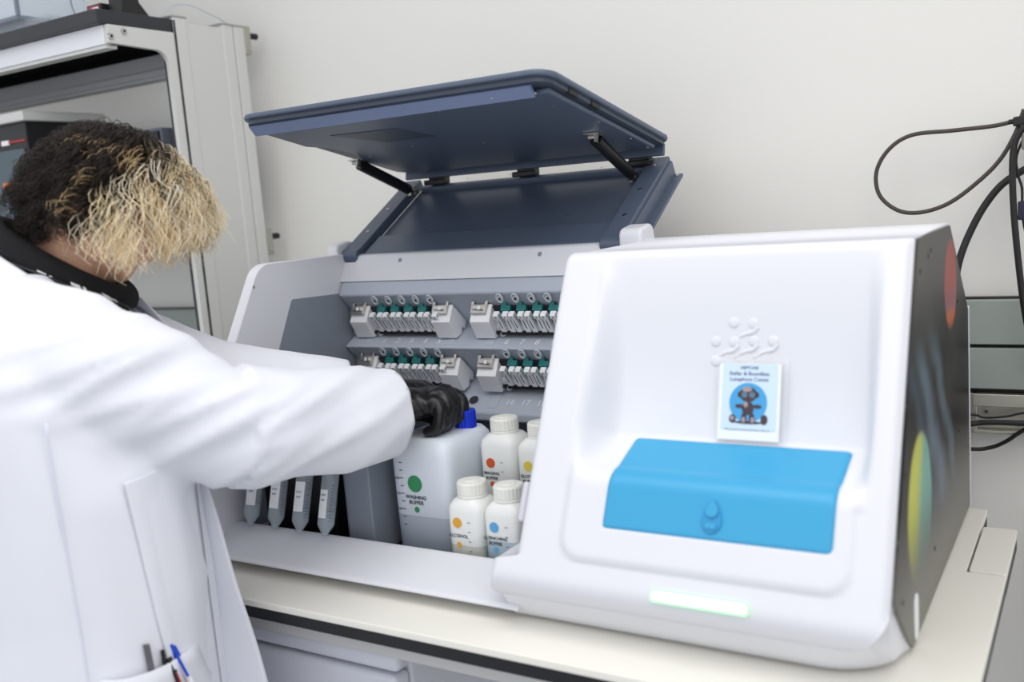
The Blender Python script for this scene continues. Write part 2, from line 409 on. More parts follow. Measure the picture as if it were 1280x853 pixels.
bm = NB(); plate(bm, rrect(-0.012,-0.028,0.012,0.028,0.012), (-0.1872,1.150,0.935), (0,1,0), (0,0,1), (1,0,0), 0.0012); finish('white_logo', bm, PAPER, sp)
bm = NB(); bx(bm, (-0.192, 1.676, 0.905), (-0.186, 1.683, 1.231)); finish('rear_edge_trim', bm, WHITE, mc)

# low base: ledge in front of the bay on the left, undercut plinth below the right housing
bm = NB(); prism(bm, [(1.105,0.908),(1.105,0.951),(1.094,0.951),(1.024,0.9245),(1.021,0.919),(1.055,0.909)], -1.272, -0.655); finish('bay_ledge', bm, WHITE, mc, bevel=0.004, bseg=3)
V = []; F = []
xs = [XL_ + 0.0 + (0.482)*j/40 for j in range(41)]
prof = [(0.0,0.957),(0.2,0.948),(0.7,0.918),(0.9,0.907),(1.0,0.905)]
for x in xs:
    dx = max(0, x - (-0.190 - 0.085)); off = 0.085 - math.sqrt(max(0, 0.085**2 - dx*dx))
    for t, z in prof: V.append((x, 1.004 + 0.042*t + off*1.0, z))
    V.append((x, 1.45, 0.905))
for j in range(40):
    for i in range(5):
        a = j*6+i; F.append((a, a+6, a+7, a+1))
raw('plinth', V, F, WHITE, mc)
bm = NB(); bx(bm, (XL_+0.02, 1.20, 0.903), (-0.20, 1.44, 0.93)); finish('base_plate', bm, WHITE, mc)
for x, y in ((-1.2,1.10),(-0.25,1.2),(-1.2,1.6),(-0.25,1.6),(-0.72,1.6)):
    bm = NB(); cyl(bm, (x,y,0.9), (x,y,0.906), 0.016, 14); finish('foot', bm, RUBBER, mc)

# blue door with latch, sitting flush in the raised frame
def st2(s, t): p = O0 + SL*s - N*t; return (p.y, p.z)
arc = []
p0 = st2(0.048, 0.02); pr = [p0, st2(0.048, -0.007)]
for k in range(9):
    a_ = math.radians(-90 + 0) ; tt = k/8
    ang = tt*math.radians(66)
    pr.append((O0 + SL*(0.100 + 0.036*math.sin(ang)) - N*(0.029 - 0.036*math.cos(ang))).yz[:])
pr += [(1.142, 1.134), (1.150, 1.120), (1.10, 1.06)]
bm = NB(); prism(bm, pr, -0.527, -0.249); door = finish('sample_door', bm, BLUE, mc, bevel=0.009, bseg=5); tag(door, 'bright blue rounded door')
bm = NB()
LO = O0 + SL*0.074 + N*0.0066 + Vector((-0.387,0,0))
tear = [(0.0125*math.cos(t)*(1 - 0.28*max(0,math.sin(t))), 0.016*math.sin(t) if math.sin(t) < 0 else 0.024*math.sin(t)) for t in [2*math.pi*k/28 for k in range(28)]]
plate(bm, tear, LO, (1,0,0), SL, N, 0.003); la = finish('latch', bm, BLUED, door, bevel=0.0012)
bm = NB(); plate(bm, [(x*0.62, y*0.5+0.010) for x, y in tear], LO + N*0.003, (1,0,0), SL, N, 0.003); plate(bm, rrect(-0.007,-0.011,0.007,-0.004,0.003), LO + N*0.003, (1,0,0), SL, N, 0.002)
finish('latch_button', bm, BLUE, door, bevel=0.001)
bm = NB(); plate(bm, rrect(-0.453,-0.027,-0.335,-0.012,0.005), O0 + N*0.0003, (1,0,0), SL, N, 0.0018); g_ = finish('status_light', bm, GLOW, mc); tag(g_, 'pale green lit strip')
bm = NB(); plate(bm, rrect(-0.4505,-0.0248,-0.3375,-0.0142,0.004), O0 + N*0.0021, (1,0,0), SL, N, 0.0006); finish('light_core', bm, mat('status_core', lin(225,245,226), 0.4, emit=(0.88, 1.0, 0.88), estr=0.9), g_)
# embossed logo of drops and waves above the poster
bm = NB()
RB = O0 + SL*0.34
def rp(x, s): return O0 + Vector((x,0,0)) + SL*s - N*(front_depth(x, s) - 0.0006)
def onface(px, py):   # logo layout in units of one drop spacing
    return rp(-0.408 + px*0.0226, 0.262 + py*0.0218)
for lx, ls in ((-0.3995,0.3259),(-0.4229,0.3035),(-0.3743,0.3249),(-0.3989,0.3031),(-0.3743,0.3043),(-0.3496,0.3045),(-0.4228,0.2798)):
    c = rp(lx, ls); n_ = (rp(lx+0.002, ls)-c).cross(rp(lx, ls+0.002)-c).normalized()
    lathe(bm, [(0,0.0008),(0.0052,0.0007),(0.0066,0.0001),(0.0068,-0.0008)], c, n_, 18)
for lx, ls in ((-0.3743,0.3249),(-0.3989,0.3031),(-0.3743,0.3043),(-0.3496,0.3045)):
    P = [rp(lx+0.0058, ls-0.003), rp(lx-0.001, ls-0.0095), rp(lx-0.0125, ls-0.0125), rp(lx-0.0245, ls-0.0195)]
    tube(bm, [p - N*-0.0 - N.normalized()*0.0022 for p in P], [0.0036,0.0036,0.003,0.0022], 8, 5)
finish('embossed_logo', bm, WHITE, mc, smooth=True)
# grip bracket on the left edge of the front shell
bm = NB(); obx(bm, O0 + SL*0.073 + Vector((-0.6445,0,0)) - N*0.004, (1,0,0), SL, N, 0.004, 0.026, 0.005); finish('edge_catch', bm, mat('catch_grey', lin(204,203,212), 0.4), mc, bevel=0.003)

# left bay -----------------------------------------------------------
def round_poly(P, R, n=6):
    out = []
    for i in range(len(P)):
        a = Vector(P[i-1]); b_ = Vector(P[i]); c = Vector(P[(i+1)%len(P)]); r = R[i]
        if r <= 0: out.append(tuple(b_)); continue
        d1 = (a-b_).normalized(); d2 = (c-b_).normalized(); ang = d1.angle(d2); tl = r/math.tan(ang/2)
        p = b_ + d1*tl; q = b_ + d2*tl; cen = b_ + (d1+d2).normalized()*(r/math.sin(ang/2))
        a1 = math.atan2(p.y-cen.y, p.x-cen.x); a2 = math.atan2(q.y-cen.y, q.x-cen.x); da = (a2-a1+math.pi)%(2*math.pi)-math.pi
        for k in range(n+1): t = a1+da*k/n; out.append((cen.x+r*math.cos(t), cen.y+r*math.sin(t)))
    return out
wp = round_poly([(1.676,0.906),(1.676,1.23),(1.483,1.3735),(1.213,1.3755),(1.045,1.09),(1.018,0.930),(1.055,0.909)], [0,0.01,0.01,0.045,0.02,0.01,0])
bm = NB(); prism(bm, wp, -1.272, -1.250); finish('bay_left_wall', bm, WHITE, mc, bevel=0.0025)
gp = round_poly([(1.44,0.93),(1.44,1.300),(1.282,1.306),(1.152,1.06),(1.13,0.965),(1.13,0.93)], [0,0,0.008,0,0,0])
bm = NB(); prism(bm, gp, -1.2502, -1.2485); finish('bay_left_liner', bm, GREYP, mc)
bm = NB(); disc(bm, (-1.251,1.196,1.338), (1,0,0), 0.003, 0.0012, 10); finish('liner_screw', bm, STEEL, mc)
bm = NB(); bx(bm, (-1.25, 1.60, 0.906), (-0.64, 1.676, 1.30)); prism(bm, [(1.60,1.29),(1.676,1.23),(1.483,1.372),(1.46,1.372)], -1.25, -0.64); finish('rear_casing', bm, WHITE, mc)
bm = NB(); bx(bm, (-1.25, 1.10, 0.906), (-0.64, 1.60, 0.9125)); finish('bay_floor', bm, DARKG, mc)
# white cross bar under the lid hinge, with two dimples
bm = NB(); prism(bm, [(1.4165,1.322),(1.4385,1.3685),(1.445,1.372),(1.485,1.372),(1.47,1.322)], -1.222, -0.64); prism(bm, [(1.4165,1.322),(1.434,1.358),(1.47,1.358),(1.47,1.322)], -1.2505, -1.222); bar = finish('hinge_bar', bm, WHITE, mc, bevel=0.0015)
bd = Vector((0,0.022,0.0465)).normalized(); bn = Vector((0,-bd.z,bd.y))
for x in (-1.115, -0.818):
    bm = NB(); lathe(bm, [(0,0.0004),(0.0035,0.0005),(0.0042,0.0002)], Vector((x,1.4165,1.322)) + bd*0.040, bn, 14); finish('dimple', bm, GREYP, bar)
# folded grey module sheet
zz = [(1.4170,1.3215),(1.4050,1.297),(1.4720,1.234),(1.4090,1.199),(1.4760,1.137),(1.4020,1.086),(1.4020,1.070),(1.50,1.065),(1.50,1.3215)]
bm = NB(); prism(bm, zz, -1.2484, -0.642); sh = finish('module_sheet', bm, SHEET, mc, bevel=0.004, bseg=3); tag(sh, 'folded grey sheet with numbered positions')
up = Vector((0, 1.4720-1.4090, 1.234-1.199)).normalized()
for k in range(5):
    text('numeral', str(k+1), 0.020, PAPER, Vector((-1.162+0.0315*k, 1.4252, 1.2083)) + Vector((0,-up.z,up.y))*0.0005, (1,0,0), up, sh, h=0.0001)
for k in range(5):
    text('numeral', str(k+6), 0.020, PAPER, Vector((-0.891+0.0305*k, 1.4252, 1.2083)) + Vector((0,-up.z,up.y))*0.0005, (1,0,0), up, sh, h=0.0001)
up2 = Vector((0, 1.476-1.402, 1.137-1.086)).normalized()
for k in range(5):
    for x0, n0 in ((-1.162,11),(-0.893,16)):
        text('numeral', str(n0+k), 0.0185, PAPER, Vector((x0+0.0315*k, 1.4235, 1.1011)) + Vector((0,-up2.z,up2.y))*0.0006, (1,0,0), up2, sh, h=0.0001)
bm = NB(); lathe(bm, [(0,0.0005),(0.0075,0.0005),(0.0088,0.0002)], Vector((-0.969,1.4235,1.1011)) + Vector((0,-up2.z,up2.y))*0.0032 , Vector((0,-up2.z,up2.y)), 20); finish('sheet_hole', bm, DARKG, sh)
# shallow stamped channels in the numbered faces
for (x0) in (-1.198, -1.012, -0.925):
    for A_, B_ in (((1.4720,1.234),(1.4090,1.199)),((1.476,1.137),(1.402,1.086))):
        a_ = Vector((x0,A_[0],A_[1])); b_ = Vector((x0,B_[0],B_[1])); dr_ = (a_-b_).normalized(); nr_ = Vector((0,-dr_.z,dr_.y))
        bm = NB(); obx(bm, (a_+b_)/2 + dr_*0.004 - nr_*0.0005, (1,0,0), dr_, nr_, 0.009, (a_-b_).length/2-0.006, 0.0016); finish('stamped_rib', bm, SHEET, sh, bevel=0.001)
# lower back wall and dividers in the bottle bay
bm = NB(); bx(bm, (-1.25, 1.44, 0.912), (-0.64, 1.46, 1.07)); finish('bay_back_wall', bm, GREYP, mc)
bm = NB(); bx(bm, (-0.848, 1.205, 0.912), (-0.644, 1.40, 0.990)); finish('bottle_step', bm, DARKG, mc, bevel=0.002)
bm = NB(); bx(bm, (-1.036, 1.135, 0.912), (-0.984, 1.42, 1.11)); finish('bay_divider', bm, GREYP, mc, bevel=0.003)
bm = NB(); bx(bm, (-0.836, 1.112, 0.912), (-0.700, 1.190, 0.930)); finish('bottle_tray', bm, GREYP, mc, bevel=0.002)
bm = NB(); bx(bm, (-1.052, 1.15, 0.912), (-1.040, 1.42, 1.11)); finish('bay_divider', bm, GREYP, mc, bevel=0.003)
# tube holder: a slanted dark rack; the tubes hang through its holes
tl = math.radians(17); ax_t = Vector((0, math.sin(tl), math.cos(tl)))
bm = NB(); obx(bm, (-1.135, 1.118, 1.068), (1,0,0), (0,math.cos(tl),-math.sin(tl)), ax_t, 0.112, 0.022, 0.004); finish('tube_rack', bm, INNERW, mc, bevel=0.002)
bm = NB(); bx(bm, (-1.2484, 1.165, 0.912), (-1.085, 1.19, 1.10)); finish('tube_rack_back', bm, BLACK, mc, bevel=0.003)

# lid: hinged lower panel with side rails, folding upper panel, gas struts
U = Vector((0, 0.863, 0.505)); NL = Vector((0, -0.505, 0.863)); H0 = Vector((0, 1.440, 1.372))
def lp(x, u, n_=0.0): return H0 + Vector((x,0,0)) + U*u + NL*n_
LEN = 0.246
bm = NB(); obx(bm, lp(-0.9525, LEN/2+0.004, -0.014), (1,0,0), U, NL, 0.262, LEN/2-0.004, 0.004)
obx(bm, lp(-0.9525, 0.035, -0.006), (1,0,0), U, NL, 0.256, 0.031, 0.005); obx(bm, lp(-0.9525, 0.241, -0.006), (1,0,0), U, NL, 0.256, 0.007, 0.006)
lo = finish('lid_lower_panel', bm, NAVY, mc, bevel=0.003)
for x0, x1, sgn in ((-0.706, -0.668, 1), (-1.256, -1.218, -1)):
    bm = NB(); obx(bm, lp((x0+x1)/2, LEN/2+0.006, -0.004), (1,0,0), U, NL, (x1-x0)/2, LEN/2+0.008, 0.010)
    xo = x1 if sgn > 0 else x0
    obx(bm, lp(xo+sgn*0.001, LEN/2+0.026, -0.018), (1,0,0), U, NL, 0.0035, LEN/2-0.015, 0.016); obx(bm, lp(xo+sgn*0.008, LEN/2+0.028, -0.032), (1,0,0), U, NL, 0.010, LEN/2-0.017, 0.003)
    # curled foot at the hinge
    lathe(bm, [(0,0),(0.014,0),(0.014,x1-x0),(0,x1-x0)], lp(x0, 0.004, -0.006), (1,0,0), 16)
    r_ = finish('lid_rail', bm, NAVY, mc, bevel=0.002)
    for u_ in (0.07, 0.15, 0.23):
        bm = NB(); disc(bm, lp((x0+x1)/2, u_, 0.006), NL, 0.0034, 0.0012, 12); disc(bm, lp(xo+sgn*0.010, u_+0.02, -0.029), NL, 0.0034, 0.0012, 12); finish('rail_screw', bm, STEEL, r_)
for x, u_ in ((-1.115,0.090),(-0.815,0.105),(-0.80,0.25),(-1.0,0.255),(-1.10,0.255)):
    bm = NB(); disc(bm, lp(x, u_, -0.010 if u_ < 0.2 else 0.001), NL, 0.002, 0.0008, 8); finish('panel_screw', bm, STEEL, lo)
# white hinge bumps
for x0, x1 in ((-0.667,-0.628),(-1.285,-1.258)):
    bm = NB(); pts = round_poly([(1.425,1.345),(1.425,1.392),(1.478,1.400),(1.488,1.345)], [0,0.014,0.016,0]); prism(bm, pts, x0, x1); finish('hinge_cover', bm, WHITE, mc, bevel=0.005, bseg=3)

A0 = Vector((0, 1.204, 1.620)); UL = Vector((0, 0.446, -0.0912)).normalized(); NU = Vector((0, -UL.z, UL.y))   # NU points up
def up_(x, u, n_=0.0): return A0 + Vector((x,0,0)) + UL*u + NU*n_
LW = 0.452
ol = rrect(-1.256, 0.0, -0.654, LW, 0.032, 8)
bm = NB(); plate(bm, ol, up_(0,0,0.0), (1,0,0), UL, NU, 0.009); lid = finish('lid_upper_panel', bm, NAVY, mc, bevel=0.003); tag(lid, 'navy grey folding lid panel')
ol2 = rrect(-1.249, 0.007, -0.661, LW-0.007, 0.026, 8)
bm = NB(); plate(bm, ol2, up_(0,0,-0.007), (1,0,0), UL, NU, 0.007); finish('lid_seal_frame', bm, NAVYD, lid)
pan = [(-1.238,0.038),(-0.672,0.038),(-0.672,LW-0.035),(-1.205,LW-0.035),(-1.225,0.300),(-1.195,0.235),(-1.205,0.175),(-1.238,0.150)]
bm = NB(); plate(bm, pan, up_(0,0,-0.016), (1,0,0), UL, NU, 0.010); finish('lid_inner_tray', bm, NAVY, lid, bevel=0.004)
bm = NB(); obx(bm, up_(-0.967, 0.0255, -0.0135), (1,0,0), (UL-NU*0.75), (NU+UL*0.75), 0.275, 0.0105, 0.0025); finish('lid_front_strip', bm, mat('lid_strip_lit', lin(118,132,164), 0.3), lid)  # bevel faces the light; that brightness is put into its colour
bm = NB(); plate(bm, [(-1.135,0.100),(-1.00,0.108),(-0.968,0.178),(-1.075,0.178)], up_(0,0,-0.0168), (1,0,0), UL, NU, 0.0012); finish('lid_recess', bm, NAVYD, lid)
bm = NB(); obx(bm, up_(-0.9525, LW-0.006, -0.011), (1,0,0), UL, NU, 0.285, 0.004, 0.011); finish('lid_rear_skirt', bm, NAVY, lid, bevel=0.002)
for u0 in (0.078, 0.150):
    bm = NB(); obx(bm, up_(-0.6630, u0+0.010, -0.0045), (1,0,0), UL, NU, 0.0035, 0.014, 0.0038); finish('lid_slot', bm, BLACK, lid)
for x, u_ in ((-0.76,0.026),(-0.69,0.030),(-0.70,0.10),(-0.87,0.05),(-1.05,0.22),(-0.92,0.25),(-0.68,0.21),(-0.68,0.33),(-0.68,0.40),(-1.17,0.25)):
    bm = NB(); disc(bm, up_(x, u_, -0.0165), -NU, 0.0022, 0.001, 8); finish('lid_screw', bm, STEEL, lid)
for x in (-1.165, -0.955, -0.72):
    bm = NB(); obx(bm, (x, 1.652, 1.510), (1,0,0), (0,1,0), (0,0,1), 0.020, 0.010, 0.014); obx(bm, (x, 1.640, 1.500), (1,0,0), (0,1,0), (0,0,1), 0.026, 0.008, 0.005); finish('lid_hinge', bm, BLACK, lid, bevel=0.002)
for p, q, xb in ((up_(-0.722, 0.275, -0.022), lp(-0.720, 0.205, 0.002), -0.722), (up_(-1.222, 0.270, -0.022), lp(-1.214, 0.218, 0.002), -1.222)):
    bm = NB(); d_ = (q-p).normalized(); cyl(bm, p + d_*0.010, p + d_*((q-p).length*0.90), 0.0105, 16); cyl(bm, p, q, 0.0035, 10); g = finish('gas_strut', bm, BLACK, mc, smooth=False)
    bm = NB(); obx(bm, p + NU*0.004, (1,0,0), UL, NU, 0.013, 0.010, 0.001); obx(bm, p + Vector((0.006,0,-0.002)), (1,0,0), UL, NU, 0.001, 0.006, 0.007); cyl(bm, p - Vector((0.008,0,0)), p + Vector((0.008,0,0)), 0.0035, 10)
    finish('strut_bracket', bm, STEEL, g); bm = NB(); obx(bm, q - U*0.006, (1,0,0), U, NL, 0.005, 0.012, 0.003); cyl(bm, q - Vector((0.008,0,0)), q + Vector((0.008,0,0)), 0.005, 10); finish('strut_bracket', bm, STEEL, g)

# ------------------------------------------------------------------ reagent modules (four)
def make_module():
    t = thing('slide_module', (0,0,0), 'x', 'holder', 'white slide modules in the open bay')
    Apr = [(-0.004,0.001),(0.012,0.031),(0.051,-0.004),(0.046,-0.018),(0.037,-0.012),(0.032,-0.026),(0.015,-0.031)]
    ad = Vector((0,0.013,0.029)).normalized(); an = Vector((0,-ad.z,ad.y))
    for x0 in (0.0, 0.190):
        bm = NB(); prism(bm, Apr, x0-0.001, x0+0.0395); bmo = finish('end_block', bm, CLIPW, t, bevel=0.0012)
        bm = NB(); c = Vector((x0+0.0165, 0.0085, 0.020)) + an*0.004
        obx(bm, c, (1,0,0), ad, an, 0.0155, 0.0085, 0.005); obx(bm, c + an*0.006 + ad*0.002, (1,0,0), ad, an, 0.011, 0.004, 0.003); obx(bm, c + Vector((-0.014,0,0)) + ad*0.010, (1,0,0), ad, an, 0.003, 0.005, 0.004); obx(bm, c + Vector((0.013,0.002,0)) + ad*0.010, (1,0,0), ad, an, 0.003, 0.006, 0.004)
        obx(bm, c + an*0.0088 + Vector((0.004,0,0)) + ad*0.001, (1,0,0), ad, an, 0.003, 0.0035, 0.001, 1)
        finish('metal_clip', bm, [STEEL, PAPER], bmo, bevel=0.0012)
    bm = NB(); bx(bm, (0.038, 0.022, -0.018), (0.191, 0.040, -0.006)); finish('rail', bm, CLIPW, t, bevel=0.001)
    bm = NB(); bx(bm, (0.034, 0.018, -0.0245), (0.191, 0.044, -0.018)); finish('dark_base', bm, BLACK, t)
    bm = NB(); prism(bm, [(0.012,0.026),(0.020,0.028),(0.050,-0.002),(0.040,-0.006),(0.024,0.006)], 0.038, 0.191); finish('upper_plate', bm, DARKG, t)
    bm = NB(); cyl(bm, (0.040,0.030,-0.020), (0.052,0.022,-0.024), 0.006, 10); cyl(bm, (0.046,0.012,-0.012), (0.050,0.030,-0.002), 0.003, 8); finish('hose_stub', bm, CLEAR, t)
    ld = Vector((0,0.026,-0.034)).normalized(); ln = Vector((0,-ld.z,ld.y)); 
    if ln.y > 0: ln = -ln
    for k in range(5):
        c = 0.068 + 0.0315*k
        for dx in (-0.011, 0.007) if k == 0 else (-0.0115, 0.0065):
            bm = NB(); m_ = Vector((c+dx, 0.008, 0.000))
            obx(bm, m_ + ld*0.002, (1,0,0), ld, ln, 0.0052, 0.024, 0.004); obx(bm, m_ - ld*0.017 + ln*0.004, (1,0,0), ld, ln, 0.0052, 0.004, 0.003)
            obx(bm, m_ + ld*0.003 + ln*0.0038, (1,0,0), ld, ln, 0.0009, 0.010, 0.0006, 1); obx(bm, m_ - ld*0.0165 + ln*0.0068, (1,0,0), ld, ln, 0.0012, 0.0014, 0.0006, 1)
            finish('lever', bm, [CLIPW, DARKG], t, bevel=0.0008)
        bm = NB(); obx(bm, (c+0.001, 0.010, 0.0225), (1,0,0), ad, an, 0.0095, 0.0055, 0.004); obx(bm, (c+0.002, 0.000, 0.012), (1,0,0), ad, an, 0.005, 0.006, 0.004); obx(bm, (c-0.002, 0.010, 0.030), (1,0,0), ad, an, 0.004, 0.006, 0.0015)
        finish('teal_clip', bm, TEAL, t, bevel=0.001)
        bm = NB(); cc = Vector((c-0.001, -0.0065, 0.0425)); nrm = Vector((0,-0.85,-0.45)).normalized(); _, uu, vv = frame(nrm)
        tube(bm, [cc + uu*0.0062*math.cos(t_) + vv*0.0085*math.sin(t_) for t_ in [2*math.pi*q/16 for q in range(17)]], 0.0013, 6, 1)
        lathe(bm, [(0,0.0002),(0.005,0.0002),(0.005,-0.0004),(0,-0.0004)], cc, nrm, 12)
        finish('tag_loop', bm, CLEAR, t)
        bm = NB(); disc(bm, cc + nrm*0.0004 + vv*-0.001, nrm, 0.0024, 0.0004, 8); finish('tag_mark', bm, BLACK, t)
        bm = NB(); cyl(bm, (c-0.0155, 0.012, -0.004), (c-0.0155, 0.026, -0.020), 0.0028, 8); finish('drip_tube', bm, CLEAR, t)
    return t
m0 = make_module()
spots = [((-1.228,1.412,1.245), 'upper left slide module, above the numerals one to five'),
         ((-0.9545,1.412,1.245), 'upper right slide module, above the numerals six to eight'),
         ((-1.222,1.414,1.1485), 'lower left slide module directly above the gloved hand'),
         ((-0.951,1.414,1.1485), 'lower right slide module, above the numerals sixteen and seventeen')]
for i, (p, lb) in enumerate(spots):
    o = m0 if i == 0 else copy_tree(m0)
    o.location = p; o['label'] = lb

# ------------------------------------------------------------------ bottles, jerrycan, tubes
def loft(bm, secs, n=32, mi=0, cap=True):
    """secs: list of (center, X, Y, hx, hy, power)"""
    rings = []
    for c, X, Y, hx, hy, pw in secs:
        c = Vector(c); X = Vector(X).normalized(); Y = Vector(Y).normalized(); ring = []
        for k in range(n):
            t = 2*math.pi*k/n; ct, st_ = math.cos(t), math.sin(t)
            ring.append(bm.verts.new(c + X*hx*math.copysign(abs(ct)**(2/pw), ct) + Y*hy*math.copysign(abs(st_)**(2/pw), st_)))
        rings.append(ring)
    for A, B in zip(rings, rings[1:]):
        for k in range(n): bm.faces.new((A[k], A[(k+1)%n], B[(k+1)%n], B[k])).material_index = mi
    if cap:
        bm.faces.new(rings[0][::-1]).material_index = mi; bm.faces.new(rings[-1]).material_index = mi
EX, EY = (1,0,0), (0,1,0)
def bottle(x, y, z, label, dot, l1, l2, liq, lh, hw=0.0305, body_h=0.088):
    t = thing('reagent_bottle', (x, y, z), label, 'bottle', 'square white reagent bottles in the bay')
    S_ = [(0,0.92,4.5),(0.004,1,5),(body_h-0.012,1,5),(body_h-0.004,0.95,4.5),(body_h+0.003,0.80,3.2),(body_h+0.006,0.64,2.3),(body_h+0.014,0.62,2)]
    bm = NB(); loft(bm, [((x,y,z+h), EX, EY, hw*k, hw*k, p) for h, k, p in S_]); finish('body', bm, milky('milky_bottle_%d' % round(1e4*(x+2)), lin(244, 246, 243), z+lh, wet=0.5), t, smooth=True)
    bm = NB(); loft(bm, [((x,y,z+h), EX, EY, hw*0.955*k, hw*0.955*k, p) for h, k, p in ((0.0015,0.92,4.5),(0.005,1,5),(lh,1,5))]); finish('liquid', bm, liq, t)
    bm = NB(); lathe(bm, [(0,0),(0.0225,0),(0.0225,0.003),(0.0215,0.004)], (x,y,z+body_h+0.006), n=40)
    lathe(bm, [(0.0215,0.004),(0.0225,0.005),(0.0225,0.020),(0.021,0.0225),(0.012,0.0235),(0.011,0.0245),(0,0.0245)], (x,y,z+body_h+0.006), n=48, ridge=-0.025); finish('cap', bm, CAPW, t, smooth=False)
    f = y - hw - 0.0004
    up__ = (0,0,1)
    bm = NB(); disc(bm, (x-0.010, f, z+0.060), (0,-1,0), 0.0078, 0.0004, 24); finish('colour_dot', bm, dot, t); bm = NB(); disc(bm, (x-0.0095, f, z+0.0265), (0,-1,0), 0.0042, 0.0004, 18); finish('colour_dot', bm, dot, t)
    if l2:
        text('label_text', l1, 0.0068, INK, (x-0.0095, f-0.0002, z+0.0435), EX, up__, t, h=0.0001, bold=0.0001); text('label_text', l2, 0.0068, INK, (x-0.0095, f-0.0002, z+0.0355), EX, up__, t, h=0.0001, bold=0.0001)
    else:
        text('label_text', l1, 0.0072, INK, (x-0.0095, f-0.0002, z+0.040), EX, up__, t, h=0.0001, bold=0.0001)
    bm = NB()
    for k in range(4): bx(bm, (x+0.008, f-0.0002, z+0.018+0.0145*k), (x+0.0125, f, z+0.0188+0.0145*k))
    finish('level_marks', bm, INK, t).__setitem__('kind', 'stuff')
    return t
ORG = mat('dot_orange', lin(206, 84, 36), 0.5); YEL = mat('dot_yellow', lin(224, 164, 52), 0.5); BLD = mat('dot_blue', lin(92, 164, 212), 0.5); GRD = mat('dot_green', lin(58, 142, 92), 0.5); YLW = mat('dot_pale_yellow', lin(222, 200, 80), 0.5)
LQC = mat('liquid_clear', lin(186, 194, 196), 0.2); LQY = mat('liquid_pale', lin(205, 208, 180), 0.2); LQT = mat('liquid_teal', lin(0, 150, 190), 0.2)
bottle(-0.8005, 1.1505, 0.9305, 'front bottle marked with a yellow dot beside the jerrycan', YEL, 'ALCOHOL', '', LQY, 0.026)
bottle(-0.7365, 1.1505, 0.9305, 'front bottle of teal liquid marked with a blue dot', BLD, 'QUENCHING', 'BUFFER', LQT, 0.040)
bottle(-0.8060, 1.262, 0.9905, 'rear bottle marked with an orange dot beside the jerrycan', ORG, 'IMAGING', 'BUFFER', LQC, 0.008, hw=0.0325, body_h=0.098)
bottle(-0.7385, 1.262, 0.9905, 'rear bottle half hidden by the edge of the white front', YLW, 'ELUTION', 'BUFFER', LQC, 0.008, hw=0.0325, body_h=0.094)

jc = thing('jerrycan', (-0.907, 1.22, 0.9128), 'translucent square jerrycan with blue cap gripped by the gloved hand', 'jerrycan')
jx, jy = -0.907, 1.232
bm = NB(); loft(bm, [((jx,jy,0.9128), EX, EY, 0.053, 0.064, 5),((jx,jy,0.920), EX, EY, 0.0575, 0.0695, 6),((jx,jy,1.070), EX, EY, 0.0580, 0.070, 7),((jx,jy,1.086), EX, EY, 0.0565, 0.0685, 6),((jx,jy,1.096), EX, EY, 0.0500, 0.062, 5),((jx,jy,1.0985), EX, EY, 0.040, 0.052, 4)], 56)
finish('body', bm, milky('milky_jerrycan', lin(236, 243, 252), 0.976, wet=0.62), jc, smooth=True)
bm = NB(); loft(bm, [((jx,jy,0.9145), EX, EY, 0.051, 0.062, 5),((jx,jy,0.922), EX, EY, 0.0555, 0.0675, 6),((jx,jy,0.976), EX, EY, 0.0558, 0.068, 7)], 48); finish('liquid', bm, mat('liquid_grey', lin(120, 146, 170), 0.2), jc)
bm = NB(); lathe(bm, [(0,0),(0.0175,0),(0.0175,0.026),(0.0165,0.028),(0,0.028)], (jx+0.029, jy+0.028, 1.098), n=44, ridge=-0.05); lathe(bm, [(0,0),(0.015,0),(0.015,0.008),(0,0.008)], (jx+0.029, jy+0.028, 1.090), n=20); finish('cap', bm, CAPB, jc)
bm = NB(); tube(bm, [(jx+0.004,jy-0.022,1.094),(jx+0.004,jy-0.019,1.108),(jx+0.002,jy-0.010,1.115),(jx,jy+0.000,1.120),(jx,jy+0.014,1.114),(jx,jy+0.020,1.094)], 0.0075, 12, 5); finish('handle', bm, HDPE, jc, smooth=True)
f = jy - 0.0706
bm = NB(); disc(bm, (jx-0.008, f, 1.028), (0,-1,0), 0.0135, 0.0004, 28); finish('colour_dot', bm, GRD, jc); bm = NB(); disc(bm, (jx-0.008, f, 0.9865), (0,-1,0), 0.0046, 0.0004, 18); finish('colour_dot', bm, GRD, jc)
text('label_text', 'WASHING', 0.0085, INK, (jx-0.008, f-0.0002, 1.0060), EX, (0,0,1), jc, h=0.0001, bold=0.0001); text('label_text', 'BUFFER', 0.0085, INK, (jx-0.008, f-0.0002, 0.9975), EX, (0,0,1), jc, h=0.0001, bold=0.0001)
bm = NB()
for k in range(9): bx(bm, (jx-0.036, f-0.0002, 0.960+0.0125*k), (jx-0.030, f, 0.9612+0.0125*k))
finish('level_marks', bm, INK, jc).__setitem__('kind', 'stuff')
for k, s_ in enumerate(('1500', '1750', '2000')): text('level_text', s_, 0.0055, INK, (jx-0.0425, f-0.0002, 0.985+0.025*k), EX, (0,0,1), jc, h=0.0001)

